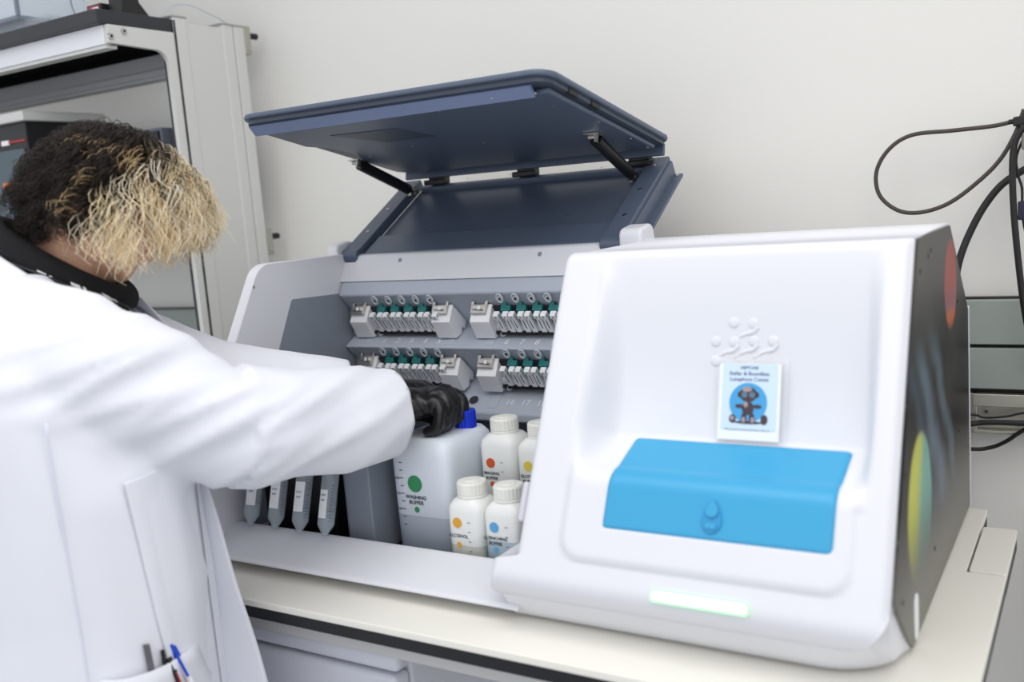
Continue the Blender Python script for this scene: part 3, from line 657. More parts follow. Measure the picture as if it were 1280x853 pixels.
side = {0: 'first conical tube from the left, next to the bay wall', 1: 'second conical tube from the left under the sleeve', 2: 'third conical tube from the left under the sleeve', 3: 'rightmost conical tube, with narrow white label'}
for i, (tx, lo_) in enumerate(((-1.2035, (0.32,0.36)),(-1.148,(0.2,0.5)),(-1.095,(0.1,0.45)),(-1.041,(0.05,0.35)))):
    b0 = Vector((tx, 1.084, 0.9555))
    t = thing('conical_tube', b0, side[i] + ' in the rack', 'tube', 'conical tubes hanging in the bay')
    bm = NB(); lathe(bm, [(0,0),(0.0035,0.0),(0.0045,0.002),(0.0135,0.017),(0.0137,0.110)], b0, ax_t, 28); finish('body', bm, TUBE, t, smooth=True)
    bm = NB(); lathe(bm, [(0,0.0012),(0.0028,0.0012),(0.0124,0.0172),(0.0126,0.036),(0,0.036)], b0, ax_t, 24); finish('liquid', bm, mat('tube_liquid', lin(184,196,206), 0.15, alpha=0.28), t, smooth=True)
    bm = NB(); lathe(bm, [(0,0.110),(0.0165,0.110),(0.0165,0.122),(0,0.122)], b0, ax_t, 32, ridge=-0.04); finish('screw_cap', bm, CAPB, t)
    a_, u_, v_ = frame(ax_t); V = []; F = []; ring = 12
    a0 = math.atan2(Vector((0,-1,0)).dot(v_), Vector((0,-1,0)).dot(u_)) + (0.45 if i == 0 else 0.25 if i < 3 else 0.1)
    wd = 0.62 if i < 3 else 0.5
    for q in range(ring+1):
        an_ = a0 - wd + 2*wd*q/ring
        for h_ in (0.033 if i < 3 else 0.028, 0.080 if i < 3 else 0.072): V.append(b0 + ax_t*h_ + (u_*math.cos(an_) + v_*math.sin(an_))*0.0141)
    for q in range(ring): F.append((2*q, 2*q+2, 2*q+3, 2*q+1))
    raw('paper_label', V, F, PAPER, t)
    bm = NB()
    for q in range(12):
        an_ = a0 + (-1.0 if i in (0,) else 1.0); p_ = b0 + ax_t*(0.024+0.005*q) + (u_*math.cos(an_) + v_*math.sin(an_))*0.0139; tn = (v_*math.cos(an_) - u_*math.sin(an_)); obx(bm, p_, tn, ax_t, tn.cross(ax_t), 0.0026 if q % 2 else 0.0016, 0.0005, 0.0002)
    finish('graduation', bm, INKB, t).__setitem__('kind', 'stuff')
    for q, w_ in enumerate((0.006, 0.004)):
        bm = NB(); p_ = b0 + ax_t*(0.064-0.008*q) + (u_*math.cos(a0) + v_*math.sin(a0))*0.0144; tn = (v_*math.cos(a0) - u_*math.sin(a0))
        tube(bm, [p_ + tn*(w_*(k/4-0.5)*1.6) + ax_t*(0.0014*(-1)**k) for k in range(5)], 0.0004, 5, 3); finish('handwriting', bm, INKB, t)

# ------------------------------------------------------------------ poster in its sleeve
po = thing('taped_notice', rp(-0.365, 0.20), 'small printed notice with a robot picture taped above the blue door', 'notice')
P00 = rp(-0.376, 0.184); P01 = rp(-0.376, 0.280); PY = (P01-P00).normalized(); PX = Vector((1,0,0)); PN = PX.cross(PY)
PO = P00 + PN*0.0040
Hh = 0.095; Wh = 0.0775; KP = 0.90
def pp(x, y, n_=0.0): return PO + PX*x*KP + PY*y*KP + PN*n_
bm = NB(); plate(bm, rrect(-Wh/2-0.003,-0.003,Wh/2+0.008,Hh+0.006,0.003), PO, PX, PY, PN, 0.0005); finish('plastic_sleeve', bm, mat('sleeve', lin(240,241,244), 0.2, alpha=0.18), po)
bm = NB(); plate(bm, rrect(-Wh/2,0,Wh/2,Hh,0.001), PO + PN*0.0006, PX, PY, PN, 0.0004); finish('paper', bm, PAPER, po)
bm = NB(); plate(bm, rrect(-Wh/2+0.004,0.012,Wh/2-0.004,Hh-0.0005,0.0005), PO + PN*0.0010, PX, PY, PN, 0.0002); finish('blue_ground', bm, mat('print_pale_blue', lin(205,224,241), 0.6), po)
bm = NB(); plate(bm, [(0.0265*KP*math.cos(t), 0.0275*KP*math.sin(t)) for t in [2*math.pi*k/40 for k in range(40)]], pp(-0.001,0.0515,0.0012), PX, PY, PN, 0.0002); finish('blue_circle', bm, mat('print_blue', lin(70,160,214), 0.6), po)
RBM = mat('print_brown', lin(70,58,66), 0.6); RBL = mat('print_rose', lin(168,146,150), 0.6); RBE = mat('print_lens', lin(90,120,140), 0.6)
def ell(bm, x, y, a, b_, n_, mi=0): plate(bm, [(KP*(x + a*math.cos(t)), KP*(y + b_*math.sin(t))) for t in [2*math.pi*k/24 for k in range(24)]], pp(0,0,n_), PX, PY, PN, 0.00015, mi)
bm = NB()
ell(bm, -0.001, 0.063, 0.0125, 0.0105, 0.0014); ell(bm, -0.0135, 0.0625, 0.0025, 0.004, 0.0014); ell(bm, 0.0115, 0.0625, 0.0025, 0.004, 0.0014)
ell(bm, -0.001, 0.044, 0.0085, 0.0095, 0.0014); ell(bm, -0.013, 0.0465, 0.006, 0.003, 0.0014); ell(bm, 0.012, 0.0465, 0.006, 0.003, 0.0014)
ell(bm, -0.006, 0.030, 0.004, 0.008, 0.0014); ell(bm, 0.005, 0.030, 0.004, 0.008, 0.0014); ell(bm, -0.022, 0.029, 0.005, 0.006, 0.0014); ell(bm, 0.022, 0.029, 0.005, 0.007, 0.0014)
ell(bm, 0.000, 0.0245, 0.020, 0.0022, 0.0013)
ell(bm, -0.003, 0.070, 0.007, 0.0035, 0.0016, 1); ell(bm, -0.0065, 0.028, 0.0025, 0.004, 0.0016, 1); ell(bm, 0.006, 0.028, 0.0025, 0.004, 0.0016, 1); ell(bm, -0.004, 0.049, 0.003, 0.004, 0.0016, 1); ell(bm, -0.0225, 0.030, 0.003, 0.003, 0.0016, 1)
ell(bm, -0.0065, 0.0625, 0.0042, 0.0042, 0.0016, 2); ell(bm, 0.0045, 0.0625, 0.0042, 0.0042, 0.0016, 2)
finish('robot_print', bm, [RBM, RBL, RBE], po)
PRT = mat('print_text', lin(82,88,128), 0.6)
text('print_line', 'NEPTUNE', 0.0058*KP, PRT, pp(-0.001,0.0995,0.0014), PX, PY, po, h=0.00005, bold=0.0001)
text('print_line', 'Stellar & Boundless', 0.0072*KP, PRT, pp(-0.001,0.0915,0.0014), PX, PY, po, h=0.00005, bold=0.0001)
text('print_line', 'Lunaphore Comet', 0.0072*KP, PRT, pp(-0.001,0.0835,0.0014), PX, PY, po, h=0.00005, bold=0.0001)
text('print_line', 'Please book the instrument before each use', 0.0035*KP, PRT, pp(-0.001,0.0145,0.0014), PX, PY, po, h=0.00005)
#PART2
# ------------------------------------------------------------------ wall cables at the right
def cable(name, pts, r, m, label, k=8):
    bm = NB(); tube(bm, pts, r, 8, k); return tag(finish(name, bm, m, None, smooth=True), label, 'cable')
cb = mat('cable_dark', lin(66, 58, 52), 0.5)
t = thing('looped_cable', (-0.20, 1.74, 1.45), 'thin dark cable hanging in one wide loop on the wall', 'cable')
bm = NB(); tube(bm, [(-0.126,1.735,1.513),(-0.157,1.74,1.509),(-0.215,1.742,1.508),(-0.276,1.742,1.507),(-0.312,1.74,1.487),(-0.332,1.738,1.452),(-0.328,1.738,1.413),(-0.300,1.738,1.386),(-0.265,1.74,1.380),(-0.222,1.741,1.392),(-0.180,1.742,1.422),(-0.147,1.742,1.455),(-0.124,1.738,1.495),(-0.112,1.735,1.530)], 0.0034, 8, 8); finish('cord', bm, cb, t, smooth=True)
bm = NB(); obx(bm, (-0.110,1.733,1.514), (1,0,0.12), (0,1,0), (0,0,1), 0.017, 0.007, 0.007); cyl(bm, (-0.134,1.735,1.5125), (-0.124,1.735,1.513), 0.0042, 8); finish('plug', bm, RUBBER, t, bevel=0.002)
cable('thick_cable', [(-0.214,1.73,1.25),(-0.206,1.735,1.299),(-0.190,1.745,1.345),(-0.166,1.75,1.390),(-0.135,1.75,1.424),(-0.08,1.75,1.452),(-0.02,1.75,1.470)], 0.0058, RUBBER, 'thick black cable curving up from behind the machine')
cable('hanging_cable', [(-0.100,1.722,1.512),(-0.120,1.722,1.490),(-0.127,1.722,1.455),(-0.126,1.722,1.38),(-0.120,1.722,1.30),(-0.112,1.722,1.225),(-0.102,1.73,1.16),(-0.09,1.74,1.10)], 0.0050, RUBBER, 'black cable hanging straight down over the wall trunking')
t = thing('adapter_cable', (-0.112, 1.73, 1.40), 'thin black cable with inline adapter block at the frame edge', 'cable')
bm = NB(); tube(bm, [(-0.106,1.728,1.50),(-0.122,1.730,1.46),(-0.120,1.730,1.43),(-0.115,1.732,1.41),(-0.1145,1.732,1.385),(-0.112,1.732,1.35),(-0.100,1.735,1.30),(-0.09,1.74,1.24)], 0.0022, 6, 6); finish('cord', bm, RUBBER, t, smooth=True)
bm = NB(); obx(bm, (-0.1120,1.732,1.3745), (1,0,0), (0,1,0), (0,0,1), 0.0085, 0.008, 0.0145); finish('adapter_block', bm, mat('adapter_navy', lin(30,36,52), 0.5), t, bevel=0.002)
t = thing('cable_hook', (-0.085, 1.795, 1.50), 'grey cable hook on the wall at the right edge', 'hook')
bm = NB(); bx(bm, (-0.115, 1.718, 1.468), (-0.075, 1.7995, 1.492)); finish('bracket', bm, mat('hook_grey', lin(120,118,112), 0.5), t, bevel=0.003)
bm = NB(); bx(bm, (-0.108, 1.716, 1.490), (-0.082, 1.728, 1.505)); finish('hook_tip', bm, RUBBER, t, bevel=0.002)
cable('trunking_cable', [(-0.32,1.72,1.032),(-0.200,1.745,1.0395),(-0.172,1.75,1.0345),(-0.140,1.75,1.038),(-0.11,1.75,1.046),(-0.02,1.75,1.06)], 0.0019, RUBBER, 'thinnest black cable running along the aluminium channel')
cable('trunking_cable', [(-0.32,1.70,1.010),(-0.200,1.735,1.0245),(-0.165,1.74,1.029),(-0.11,1.74,1.030),(0.0,1.74,1.030)], 0.0048, RUBBER, 'thick black cable running level across the aluminium channel')
cable('trunking_cable', [(-0.32,1.73,0.985),(-0.200,1.755,0.9775),(-0.165,1.76,0.981),(-0.140,1.755,0.995),(-0.115,1.75,1.016),(-0.05,1.75,1.06)], 0.0034, RUBBER, 'black cable sagging in a curve below the aluminium channel')

# ------------------------------------------------------------------ shelf frame at the left
sf = thing('shelf_frame', (-2.3, 1.5, 0), 'pale grey metal shelf frame with dark top board', 'shelf')
bm = NB()
bx(bm, (-1.776, 1.548, 0.0), (-1.7405, 1.655, 1.893)); finish('end_panel', bm, BEIGE, sf)
bm = NB(); vprism(bm, rrect(-1.782,1.515,-1.7365,1.552,0.003), 0.0, 1.9015); finish('front_profile', bm, BEIGE, sf, bevel=0.001)
bm = NB(); bx(bm, (-1.778, 1.5135, 0.0), (-1.7385, 1.5155, 1.895)); bx(bm, (-1.7375, 1.5155, 0.0), (-1.736, 1.520, 1.895)); finish('groove', bm, DARKG, sf)
bm = NB(); vprism(bm, rrect(-1.782,1.655,-1.7365,1.688,0.004), 0.0, 1.9005); vprism(bm, rrect(-1.782,1.690,-1.7365,1.722,0.004), 0.0, 1.9005); finish('rear_profile', bm, BEIGE, sf, bevel=0.001)
bm = NB(); vprism(bm, rrect(-1.785,1.652,-1.7355,1.724,0.004), 1.9005, 1.904); vprism(bm, rrect(-1.785,1.512,-1.7355,1.554,0.004), 1.9015, 1.905); finish('profile_cap', bm, mat('cap_grey', lin(150,152,152), 0.4), sf)
cbp = round_poly([(1.345,1.868),(1.345,1.831),(1.492,1.826),(1.4975,0.95),(1.5135,0.95),(1.5135,1.868)], [0,0,0.03,0,0,0], 8)
bm = NB(); prism(bm, cbp, -1.748, -1.7365); finish('side_bracket', bm, BEIGE, sf, bevel=0.001)
for y, z in ((1.351,1.844),(1.384,1.857)):
    bm = NB(); lathe(bm, [(0.0028,0.003),(0.0035,0.0034),(0.0066,0.0028),(0.0074,0)], (-1.7365,y,z), (1,0,0), 18); lathe(bm, [(0,0.001),(0.003,0.001),(0.003,0.0032)], (-1.7365,y,z), (1,0,0), 6, 1); finish('bolt', bm, [STEEL, BLACK], sf)
bm = NB(); bx(bm, (-3.3, 1.342, 1.829), (-1.748, 1.358, 1.868)); finish('front_beam', bm, mat('beam_front_lit', lin(228,229,232), 0.4), sf, bevel=0.0015)  # painted paler than the beige frame to show front light
bm = NB(); bx(bm, (-3.3, 1.345, 1.822), (-1.748, 1.372, 1.8285)); finish('beam_lip', bm, BEIGE, sf)
bm = NB(); bx(bm, (-3.3, 1.577, 1.790), (-1.776, 1.61, 1.8455)); bx(bm, (-3.3, 1.570, 1.797), (-1.776, 1.58, 1.812)); finish('rear_beam', bm, mat('beam_grey', lin(168,170,172), 0.45), sf, bevel=0.0015)
bm = NB(); bx(bm, (-3.3, 1.325, 1.8685), (-1.739, 1.5125, 1.897)); bx(bm, (-3.3, 1.5125, 1.8685), (-1.79, 1.60, 1.897)); finish('top_board', bm, BOARD, sf, bevel=0.002)
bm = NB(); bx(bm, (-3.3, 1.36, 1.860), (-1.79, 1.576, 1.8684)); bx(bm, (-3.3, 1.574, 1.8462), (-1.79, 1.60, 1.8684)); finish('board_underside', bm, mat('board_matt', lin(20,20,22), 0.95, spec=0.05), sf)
bm = NB(); bx(bm, (-3.3, 1.32, 1.425), (-1.785, 1.60, 1.447)); finish('lower_shelf', bm, BOARD, sf, bevel=0.002)
bm = NB(); bx(bm, (-3.34, 1.515, 0), (-3.30, 1.72, 1.90)); finish('far_upright', bm, BEIGE, sf)
for z in (1.875, 1.40):
    bm = NB(); bx(bm, (-1.760, 1.722, z-0.035), (-1.737, 1.7425, z+0.030)); b_ = finish('wall_bracket', bm, ALU, sf, bevel=0.002)
    bm = NB(); cyl(bm, (-1.745,1.738,z+0.010), (-1.745,1.768,z+0.010), 0.0075, 12); finish('bracket_knob', bm, BLACK, b_, bevel=0.001)
    bm = NB(); lathe(bm, [(0,0.004),(0.005,0.003),(0.006,0)], (-1.737,1.733,z-0.022), (1,0,0), 14); finish('bracket_bolt', bm, STEEL, b_)

t = thing('acrylic_box', (-2.2, 1.45, 1.897), 'clear acrylic box on the dark top board', 'box')
for nm, lo_, hi_ in (('front_pane',(-2.46,1.395,1.948),(-2.100,1.399,2.12)),('side_pane',(-2.104,1.399,1.948),(-2.100,1.58,2.12)),('rear_pane',(-2.46,1.576,1.948),(-2.104,1.58,2.12)),('side_pane',(-2.46,1.399,1.948),(-2.456,1.576,2.12))):
    bm = NB(); bx(bm, lo_, hi_); finish(nm, bm, ACRYL, t)
bm = NB(); bx(bm, (-2.47,1.388,1.940), (-2.093,1.586,1.948)); finish('floor_pane', bm, mat('acrylic_base', lin(120,134,150), 0.1, alpha=0.6), t)
bm = NB(); bx(bm, (-2.46,1.41,1.8975), (-2.02,1.565,1.940)); finish('base_tray', bm, ACRYL, t)
bm = NB(); bx(bm, (-2.106,1.393,1.948), (-2.099,1.401,2.12)); finish('edge_strip', bm, mat('acrylic_edge', lin(120,132,146), 0.2), t)
t = thing('black_stand', (-1.80, 1.45, 1.897), 'small black stand with a red label on the dark top board', 'stand')
bm = NB(); prism(bm, [(1.395,1.8975),(1.470,1.8975),(1.445,1.925),(1.438,2.02),(1.408,2.02),(1.402,1.925)], -1.796, -1.752); finish('post', bm, BLACK, t, bevel=0.002)
bm = NB(); bx(bm, (-1.846,1.385,1.8975), (-1.799,1.43,1.925)); b_ = finish('base_block', bm, BLACK, t, bevel=0.002)
bm = NB(); bx(bm, (-1.839,1.3843,1.905), (-1.806,1.385,1.921)); finish('red_label', bm, mat('label_red', lin(190,60,80), 0.5), b_); 
bm = NB(); bx(bm, (-1.826,1.3838,1.908), (-1.807,1.3843,1.918)); finish('label_print', bm, PAPER, b_)
cable('thin_wire', [(-1.95,1.415,2.02),(-1.925,1.405,1.965),(-1.905,1.395,1.930),(-1.880,1.388,1.908),(-1.852,1.386,1.9000)], 0.0016, mat('wire_grey', lin(110,116,124), 0.4), 'thin grey wire lying on the dark top board')
cable('thin_wire', [(-1.755,1.50,1.9005),(-1.757,1.53,1.928),(-1.76,1.58,1.938),(-1.765,1.64,1.930),(-1.77,1.72,1.906),(-1.77,1.76,1.87)], 0.0012, mat('wire_clear', lin(185,192,200), 0.3), 'thin pale wire arching over the shelf frame post')

t = thing('benchtop_instrument', (-2.5, 1.45, 1.447), 'dark instrument with pale top and red line behind the hair', 'instrument')
bm = NB(); bx(bm, (-2.95,1.38,1.448), (-2.110,1.58,1.715)); finish('body', bm, BLACK, t, bevel=0.003)
bm = NB(); bx(bm, (-2.95,1.367,1.715), (-2.095,1.585,1.737)); finish('top_frame', bm, BEIGE, t, bevel=0.003)
bm = NB(); bx(bm, (-2.95,1.377,1.6715), (-2.115,1.380,1.675)); finish('red_line', bm, RED, t)
bm = NB(); bx(bm, (-2.205,1.376,1.667), (-2.178,1.380,1.678)); finish('white_tag', bm, PAPER, t)
bm = NB(); bx(bm, (-2.93,1.374,1.460), (-2.12,1.380,1.655)); finish('glass_door', bm, GLASSD, t, bevel=0.002)
t = thing('black_instrument', (-1.88, 1.5, 1.447), 'black boxy instrument on the shelf beside the frame post', 'instrument')
bm = NB(); bx(bm, (-2.02,1.50,1.448), (-1.800,1.59,1.672)); finish('body', bm, mat('instrument_grey', lin(92,98,110), 0.4), t, bevel=0.003)
bm = NB(); bx(bm, (-1.935,1.494,1.630), (-1.805,1.500,1.665)); finish('front_panel', bm, BLACK, t)
bm = NB(); cyl(bm, (-1.86,1.495,1.648), (-1.86,1.490,1.648), 0.007, 16); finish('lens', bm, DARKG, t)
t = thing('tube_with_orange_cap', (-2.142, 1.345, 1.447), 'clear tube with orange cap on the shelf left of the hair', 'tube')
bm = NB(); cyl(bm, (-2.142,1.346,1.448), (-2.142,1.346,1.560), 0.014, 18); finish('body', bm, mat('tube_grey', lin(150,170,190), 0.2), t)
bm = NB(); lathe(bm, [(0,0.560-0.448+1.448-1.448),(0.0165,0.112),(0.0165,0.130),(0,0.130)], (-2.142,1.346,1.448), n=24, ridge=-0.05); finish('cap', bm, ORANGE, t)
t = thing('blue_bottle', (-2.095, 1.345, 1.447), 'pale blue bottle with dark outline left of the hair', 'bottle')
bp = [(-2.125,1.452),(-2.125,1.535),(-2.108,1.560),(-2.063,1.560),(-2.048,1.535),(-2.048,1.452)]
bm = NB(); V_ = [(x, z) for x, z in bp]; plate(bm, V_, (0,1.347,0), (1,0,0), (0,0,1), (0,-1,0), 0.020); finish('body', bm, SKYBL, t, bevel=0.004)
bm = NB(); plate(bm, [(x+(0.004 if x > -2.09 else -0.004), z+(0.004 if z > 1.46 else -0.003)) for x, z in bp], (0,1.360,0), (1,0,0), (0,0,1), (0,-1,0), 0.012); finish('frame', bm, BLACK, t, bevel=0.002)
text('print_line', 'DNA', 0.016, INKB, (-2.093,1.3265,1.525), (1,0,0), (0,0,1), t)
for k, (x, y, rz, lb) in enumerate(((-2.225,1.345,0.3,'crumpled red foil pouch on the shelf at the frame edge'),(-2.172,1.338,-0.4,'small red foil pouch in front of the orange capped tube'))):
    t = bpy.data.objects.new('foil_pouch', None); bm = NB(); loft(bm, [((x,y,1.449),(math.cos(rz),math.sin(rz),0),(-math.sin(rz),math.cos(rz),0),0.030,0.014,3),((x,y,1.475),(math.cos(rz),math.sin(rz),0),(-math.sin(rz),math.cos(rz),0),0.034,0.016,2.6),((x,y+0.004,1.497),(math.cos(rz),math.sin(rz),0.1),(-math.sin(rz),math.cos(rz),0),0.030,0.004,2.4)], 20); bpy.data.objects.remove(t)
    tag(finish('foil_pouch', bm, RED, None, smooth=True), lb, 'pouch')

# ------------------------------------------------------------------ person
d = Vector((0.77, 0.64, 0)).normalized(); g = Vector((d.y, -d.x, 0)); UPV = Vector((0,0,1))
def remesh(bm, vox, smooth_it=4, fac=0.5):
    me = bpy.data.meshes.new('tmp'); bmesh.ops.recalc_face_normals(bm, faces=bm.faces); bm.to_mesh(me); bm.free()
    o = bpy.data.objects.new('tmp', me); COL.objects.link(o)
    md = o.modifiers.new('r', 'REMESH'); md.mode = 'VOXEL'; md.voxel_size = vox; md.use_smooth_shade = True
    if smooth_it:
        s_ = o.modifiers.new('s', 'SMOOTH'); s_.factor = fac; s_.iterations = smooth_it
    m2 = bpy.data.meshes.new_from_object(o.evaluated_get(bpy.context.evaluated_depsgraph_get()))
    bpy.data.objects.remove(o); bpy.data.meshes.remove(me); return m2
def limb(bm, P, R, n=20, k=6, squash=None):
    P2 = catmull(P, k); m = len(P2); secs = []
    for i, p in enumerate(P2):
        t_ = (P2[min(i+1,m-1)] - P2[max(i-1,0)]).normalized(); X = UPV.cross(t_)
        if X.length < 0.1: X = d.cross(t_)
        X.normalize(); Y = t_.cross(X); f_ = i/(m-1)*(len(R)-1); j = min(int(f_), len(R)-2); r = R[j] + (R[j+1]-R[j])*(f_-j)
        q = squash or 1.0; secs.append((p, X, Y, r, r*q, 2.0))
    loft(bm, secs, n)
def obj_from(name, me, m, parent):
    me.name = name; me.materials.clear()
    for mm in (m if isinstance(m,(list,tuple)) else [m]): me.materials.append(mm)
    me.polygons.foreach_set('use_smooth', [True]*len(me.polygons))
    return link(bpy.data.objects.new(name, me), parent)
pe = thing('person', (-1.20, 0.70, 0), 'person in white lab coat with curly dark and blond hair reaching into the machine', 'person')
RS = Vector((-1.128,0.695,1.312)); RE = Vector((-1.000,0.890,1.192)); RW = Vector((-0.931,1.143,1.150))
LS = Vector((-1.300,0.920,1.275)); LE = Vector((-1.185,1.020,1.205)); LW_ = Vector((-1.050,1.190,1.158))
HC = Vector((-1.200,0.880,1.484)); HS = 0.93; NB0 = Vector((-1.250,0.832,1.375))
ti = math.radians(24); hf = d*math.cos(ti) - UPV*math.sin(ti); hu = d*math.sin(ti) + UPV*math.cos(ti); hs = g
# head surface: radius by direction, in head axes (f forward, u up, s right)
def head_pt(f_, u_, s_):
    v = Vector((f_, u_, s_)).normalized(); f_, u_, s_ = v
    r = 1/math.sqrt((f_/0.094)**2 + (u_/0.118)**2 + (s_/0.074)**2)
    if u_ < 0: r *= 1 - 0.10*sm(0.2, 0.9, -u_)*(1 if f_ < 0.3 else 0.4) 
    chin = math.exp(-((f_-0.56)**2 + (u_+0.80)**2 + s_*s_*1.5)/0.03); r += 0.012*chin
    nose = math.exp(-((u_+0.20)**2/0.014 + s_*s_/0.008))*(1 if f_ > 0.5 else 0); r += 0.020*nose
    r += 0.006*math.exp(-((u_-0.02)**2/0.02 + s_*s_/0.006))*(1 if f_ > 0.5 else 0)
    for q in (-1, 1): r -= 0.006*math.exp(-((u_-0.06)**2/0.012 + (s_-q*0.36)**2/0.02))*(1 if f_ > 0.4 else 0)
    r += 0.004*math.exp(-((u_-0.24)**2/0.008))*(1 if f_ > 0.6 else 0)
    lips = math.exp(-((u_+0.50)**2/0.006 + s_*s_/0.05))*(1 if f_ > 0.4 else 0); r += 0.004*lips
    return HC + (hf*f_ + hu*u_ + hs*s_)*r*HS
bm = NB(); rings = []
nu, nv = 48, 64
for i in range(1, nu):
    th = math.pi*i/nu
    rings.append([bm.verts.new(head_pt(math.sin(th)*math.cos(2*math.pi*j/nv), math.cos(th), math.sin(th)*math.sin(2*math.pi*j/nv))) for j in range(nv)])
tp = bm.verts.new(head_pt(0,1,0)); bt = bm.verts.new(head_pt(0,-1,0))
for A, B in zip(rings, rings[1:]):
    for j in range(nv): bm.faces.new((A[j], B[j], B[(j+1)%nv], A[(j+1)%nv]))
for j in range(nv): bm.faces.new((tp, rings[0][j], rings[0][(j+1)%nv])); bm.faces.new((bt, rings[-1][(j+1)%nv], rings[-1][j]))
for q in (-1, 1):     # ears
    loft(bm, [(HC + hs*q*0.060 - hf*0.012 - hu*0.010, hf, hu, 0.016, 0.028, 2), (HC + hs*q*0.078 - hf*0.020 - hu*0.008, hf, hu, 0.019, 0.032, 2)], 16)
limb(bm, [NB0 - UPV*0.05 - d*0.02, NB0, HC - hu*0.06 - hf*0.018, HC - hu*0.02 - hf*0.01], [0.075,0.056,0.052,0.05], 24)
# trunk, arms, legs under the clothes
T_ = lambda a, z, hx, hy: (Vector((-1.215,0.765,0)) + d*a + UPV*z, d, g, hx, hy, 2.3)
loft(bm, [T_(-0.02,0.80,0.10,0.155), T_(-0.02,0.92,0.11,0.165), T_(0,1.05,0.095,0.14), T_(0.005,1.20,0.10,0.15), T_(0.0,1.30,0.085,0.165), T_(0.0,1.37,0.06,0.10)], 28)
limb(bm, [RS, RE, RW - (RW-RE)*0.06], [0.052,0.042,0.027]); limb(bm, [LS, LE, LW_ - (LW_-LE)*0.06], [0.052,0.042,0.027])
for q in (-1, 1):
    hp = Vector((-1.23,0.75,0.86)) + g*q*0.085
    limb(bm, [hp, hp + Vector((0,0,-0.40)) + d*0.01, hp + Vector((0,0,-0.79))], [0.085,0.056,0.042], 20)
me = remesh(bm, 0.005, 2); body = obj_from('body', me, SKIN, pe)
for q in (-1, 1):
    bm = NB(); lathe(bm, [(0.0114*math.sin(math.pi*k/10), -0.0114*math.cos(math.pi*k/10)) for k in range(11)], HC + hf*0.0725 + hu*0.007 + hs*q*0.029, hf, 16)
    lathe(bm, [(0,0.0118),(0.004,0.0113),(0.0055,0.0102)], HC + hf*0.0725 + hu*0.007 + hs*q*0.029, hf, 14, 1); finish('eye', bm, [PAPER, BLACK], pe, smooth=True)
bm = NB(); loft(bm, [(HC + hf*0.065 - hu*0.0465 + hs*x, hu, hf, 0.001+0.006*math.sqrt(max(0,1-(x/0.0245)**2)), 0.004+0.018*math.sqrt(max(0,1-(x/0.03)**2)), 2) for x in [-0.024+0.004*k for k in range(13)]], 12); finish('mouth', bm, LIP, pe, smooth=True)

# trousers and shoes
bm = NB(); loft(bm, [T_(-0.02,0.80,0.115,0.165), T_(-0.02,0.96,0.115,0.16)], 28)
for q in (-1, 1):
    hp = Vector((-1.23,0.75,0.86)) + g*q*0.085; limb(bm, [hp, hp + Vector((0,0,-0.40)) + d*0.01, hp + Vector((0,0,-0.80))], [0.098,0.075,0.070], 20)
obj_from('trousers', remesh(bm, 0.010, 3), DENIM, pe)
for q in (-1, 1):
    c = Vector((-1.23,0.75,0)) + g*q*0.085 + d*0.045; bm = NB()
    loft(bm, [(c + UPV*0.001, d, g, 0.125, 0.044, 2.6), (c + UPV*0.02, d, g, 0.13, 0.047, 2.6), (c + UPV*0.05 - d*0.02, d, g, 0.105, 0.042, 2.4), (c + UPV*0.09 - d*0.055, d, g, 0.055, 0.04, 2.2)], 24); finish('shoe', bm, BLACK, pe, smooth=True)

# lab coat: trunk loft + sleeves, blended, then cloth folds
CT = Vector((-1.200,0.770,0))
def C_(a, s_, z, hx, hy, pw=2.4): return (CT + d*a + g*s_ + UPV*z, d, g, hx, hy, pw)
bm = NB()
loft(bm, [C_(0.0,0,0.46,0.180,0.215), C_(0.0,0,0.62,0.176,0.212), C_(0.002,0,0.80,0.172,0.206), C_(0.006,0,0.98,0.172,0.198), C_(0.0,0,1.13,0.168,0.20), C_(-0.03,0,1.25,0.145,0.205), C_(-0.04,0,1.325,0.118,0.185), C_(-0.05,0,1.375,0.085,0.12), C_(-0.055,0,1.405,0.07,0.082)], 48)
limb(bm, [RS + g*-0.03 + d*-0.02, RS + (RE-RS)*0.25, RS + (RE-RS)*0.6 - UPV*0.006, RE - UPV*0.012, RE + (RW-RE)*0.35 - UPV*0.012, RE + (RW-RE)*0.7 - UPV*0.010, RW - UPV*0.006, RW + (RW-RE)*0.22 - UPV*0.004], [0.088,0.090,0.085,0.078,0.075,0.072,0.063,0.060], 28, 6, 1.02)
limb(bm, [LS + g*0.03, LS + (LE-LS)*0.4, LE, LE + (LW_-LE)*0.4, LW_, LW_ + (LW_-LE)*0.2], [0.082,0.080,0.072,0.064,0.054,0.052], 24, 6)
me = remesh(bm, 0.008, 7, 0.6)
nvt = len(me.vertices); co = np.empty(nvt*3); me.vertices.foreach_get('co', co); co = co.reshape(-1,3)
nr_ = np.empty(nvt*3); me.vertices.foreach_get('normal', nr_); nr_ = nr_.reshape(-1,3)
def seg_t(P, A, B):
    A = np.array(A); B = np.array(B); ab = B-A; t_ = np.clip(((P-A)@ab)/(ab@ab), 0, 1); return t_, np.linalg.norm(P - (A+t_[:,None]*ab), axis=1)
tA, dA = seg_t(co, RS, RE); tB, dB = seg_t(co, RE, RW)
arm = np.clip(1 - (np.minimum(dA, dB)-0.09)/0.03, 0, 1)
disp = np.zeros(nvt)
dn, gn_ = np.array(d), np.array(g)
ra = np.array((RE-RS).normalized()); rb = np.array((RW-RE).normalized())
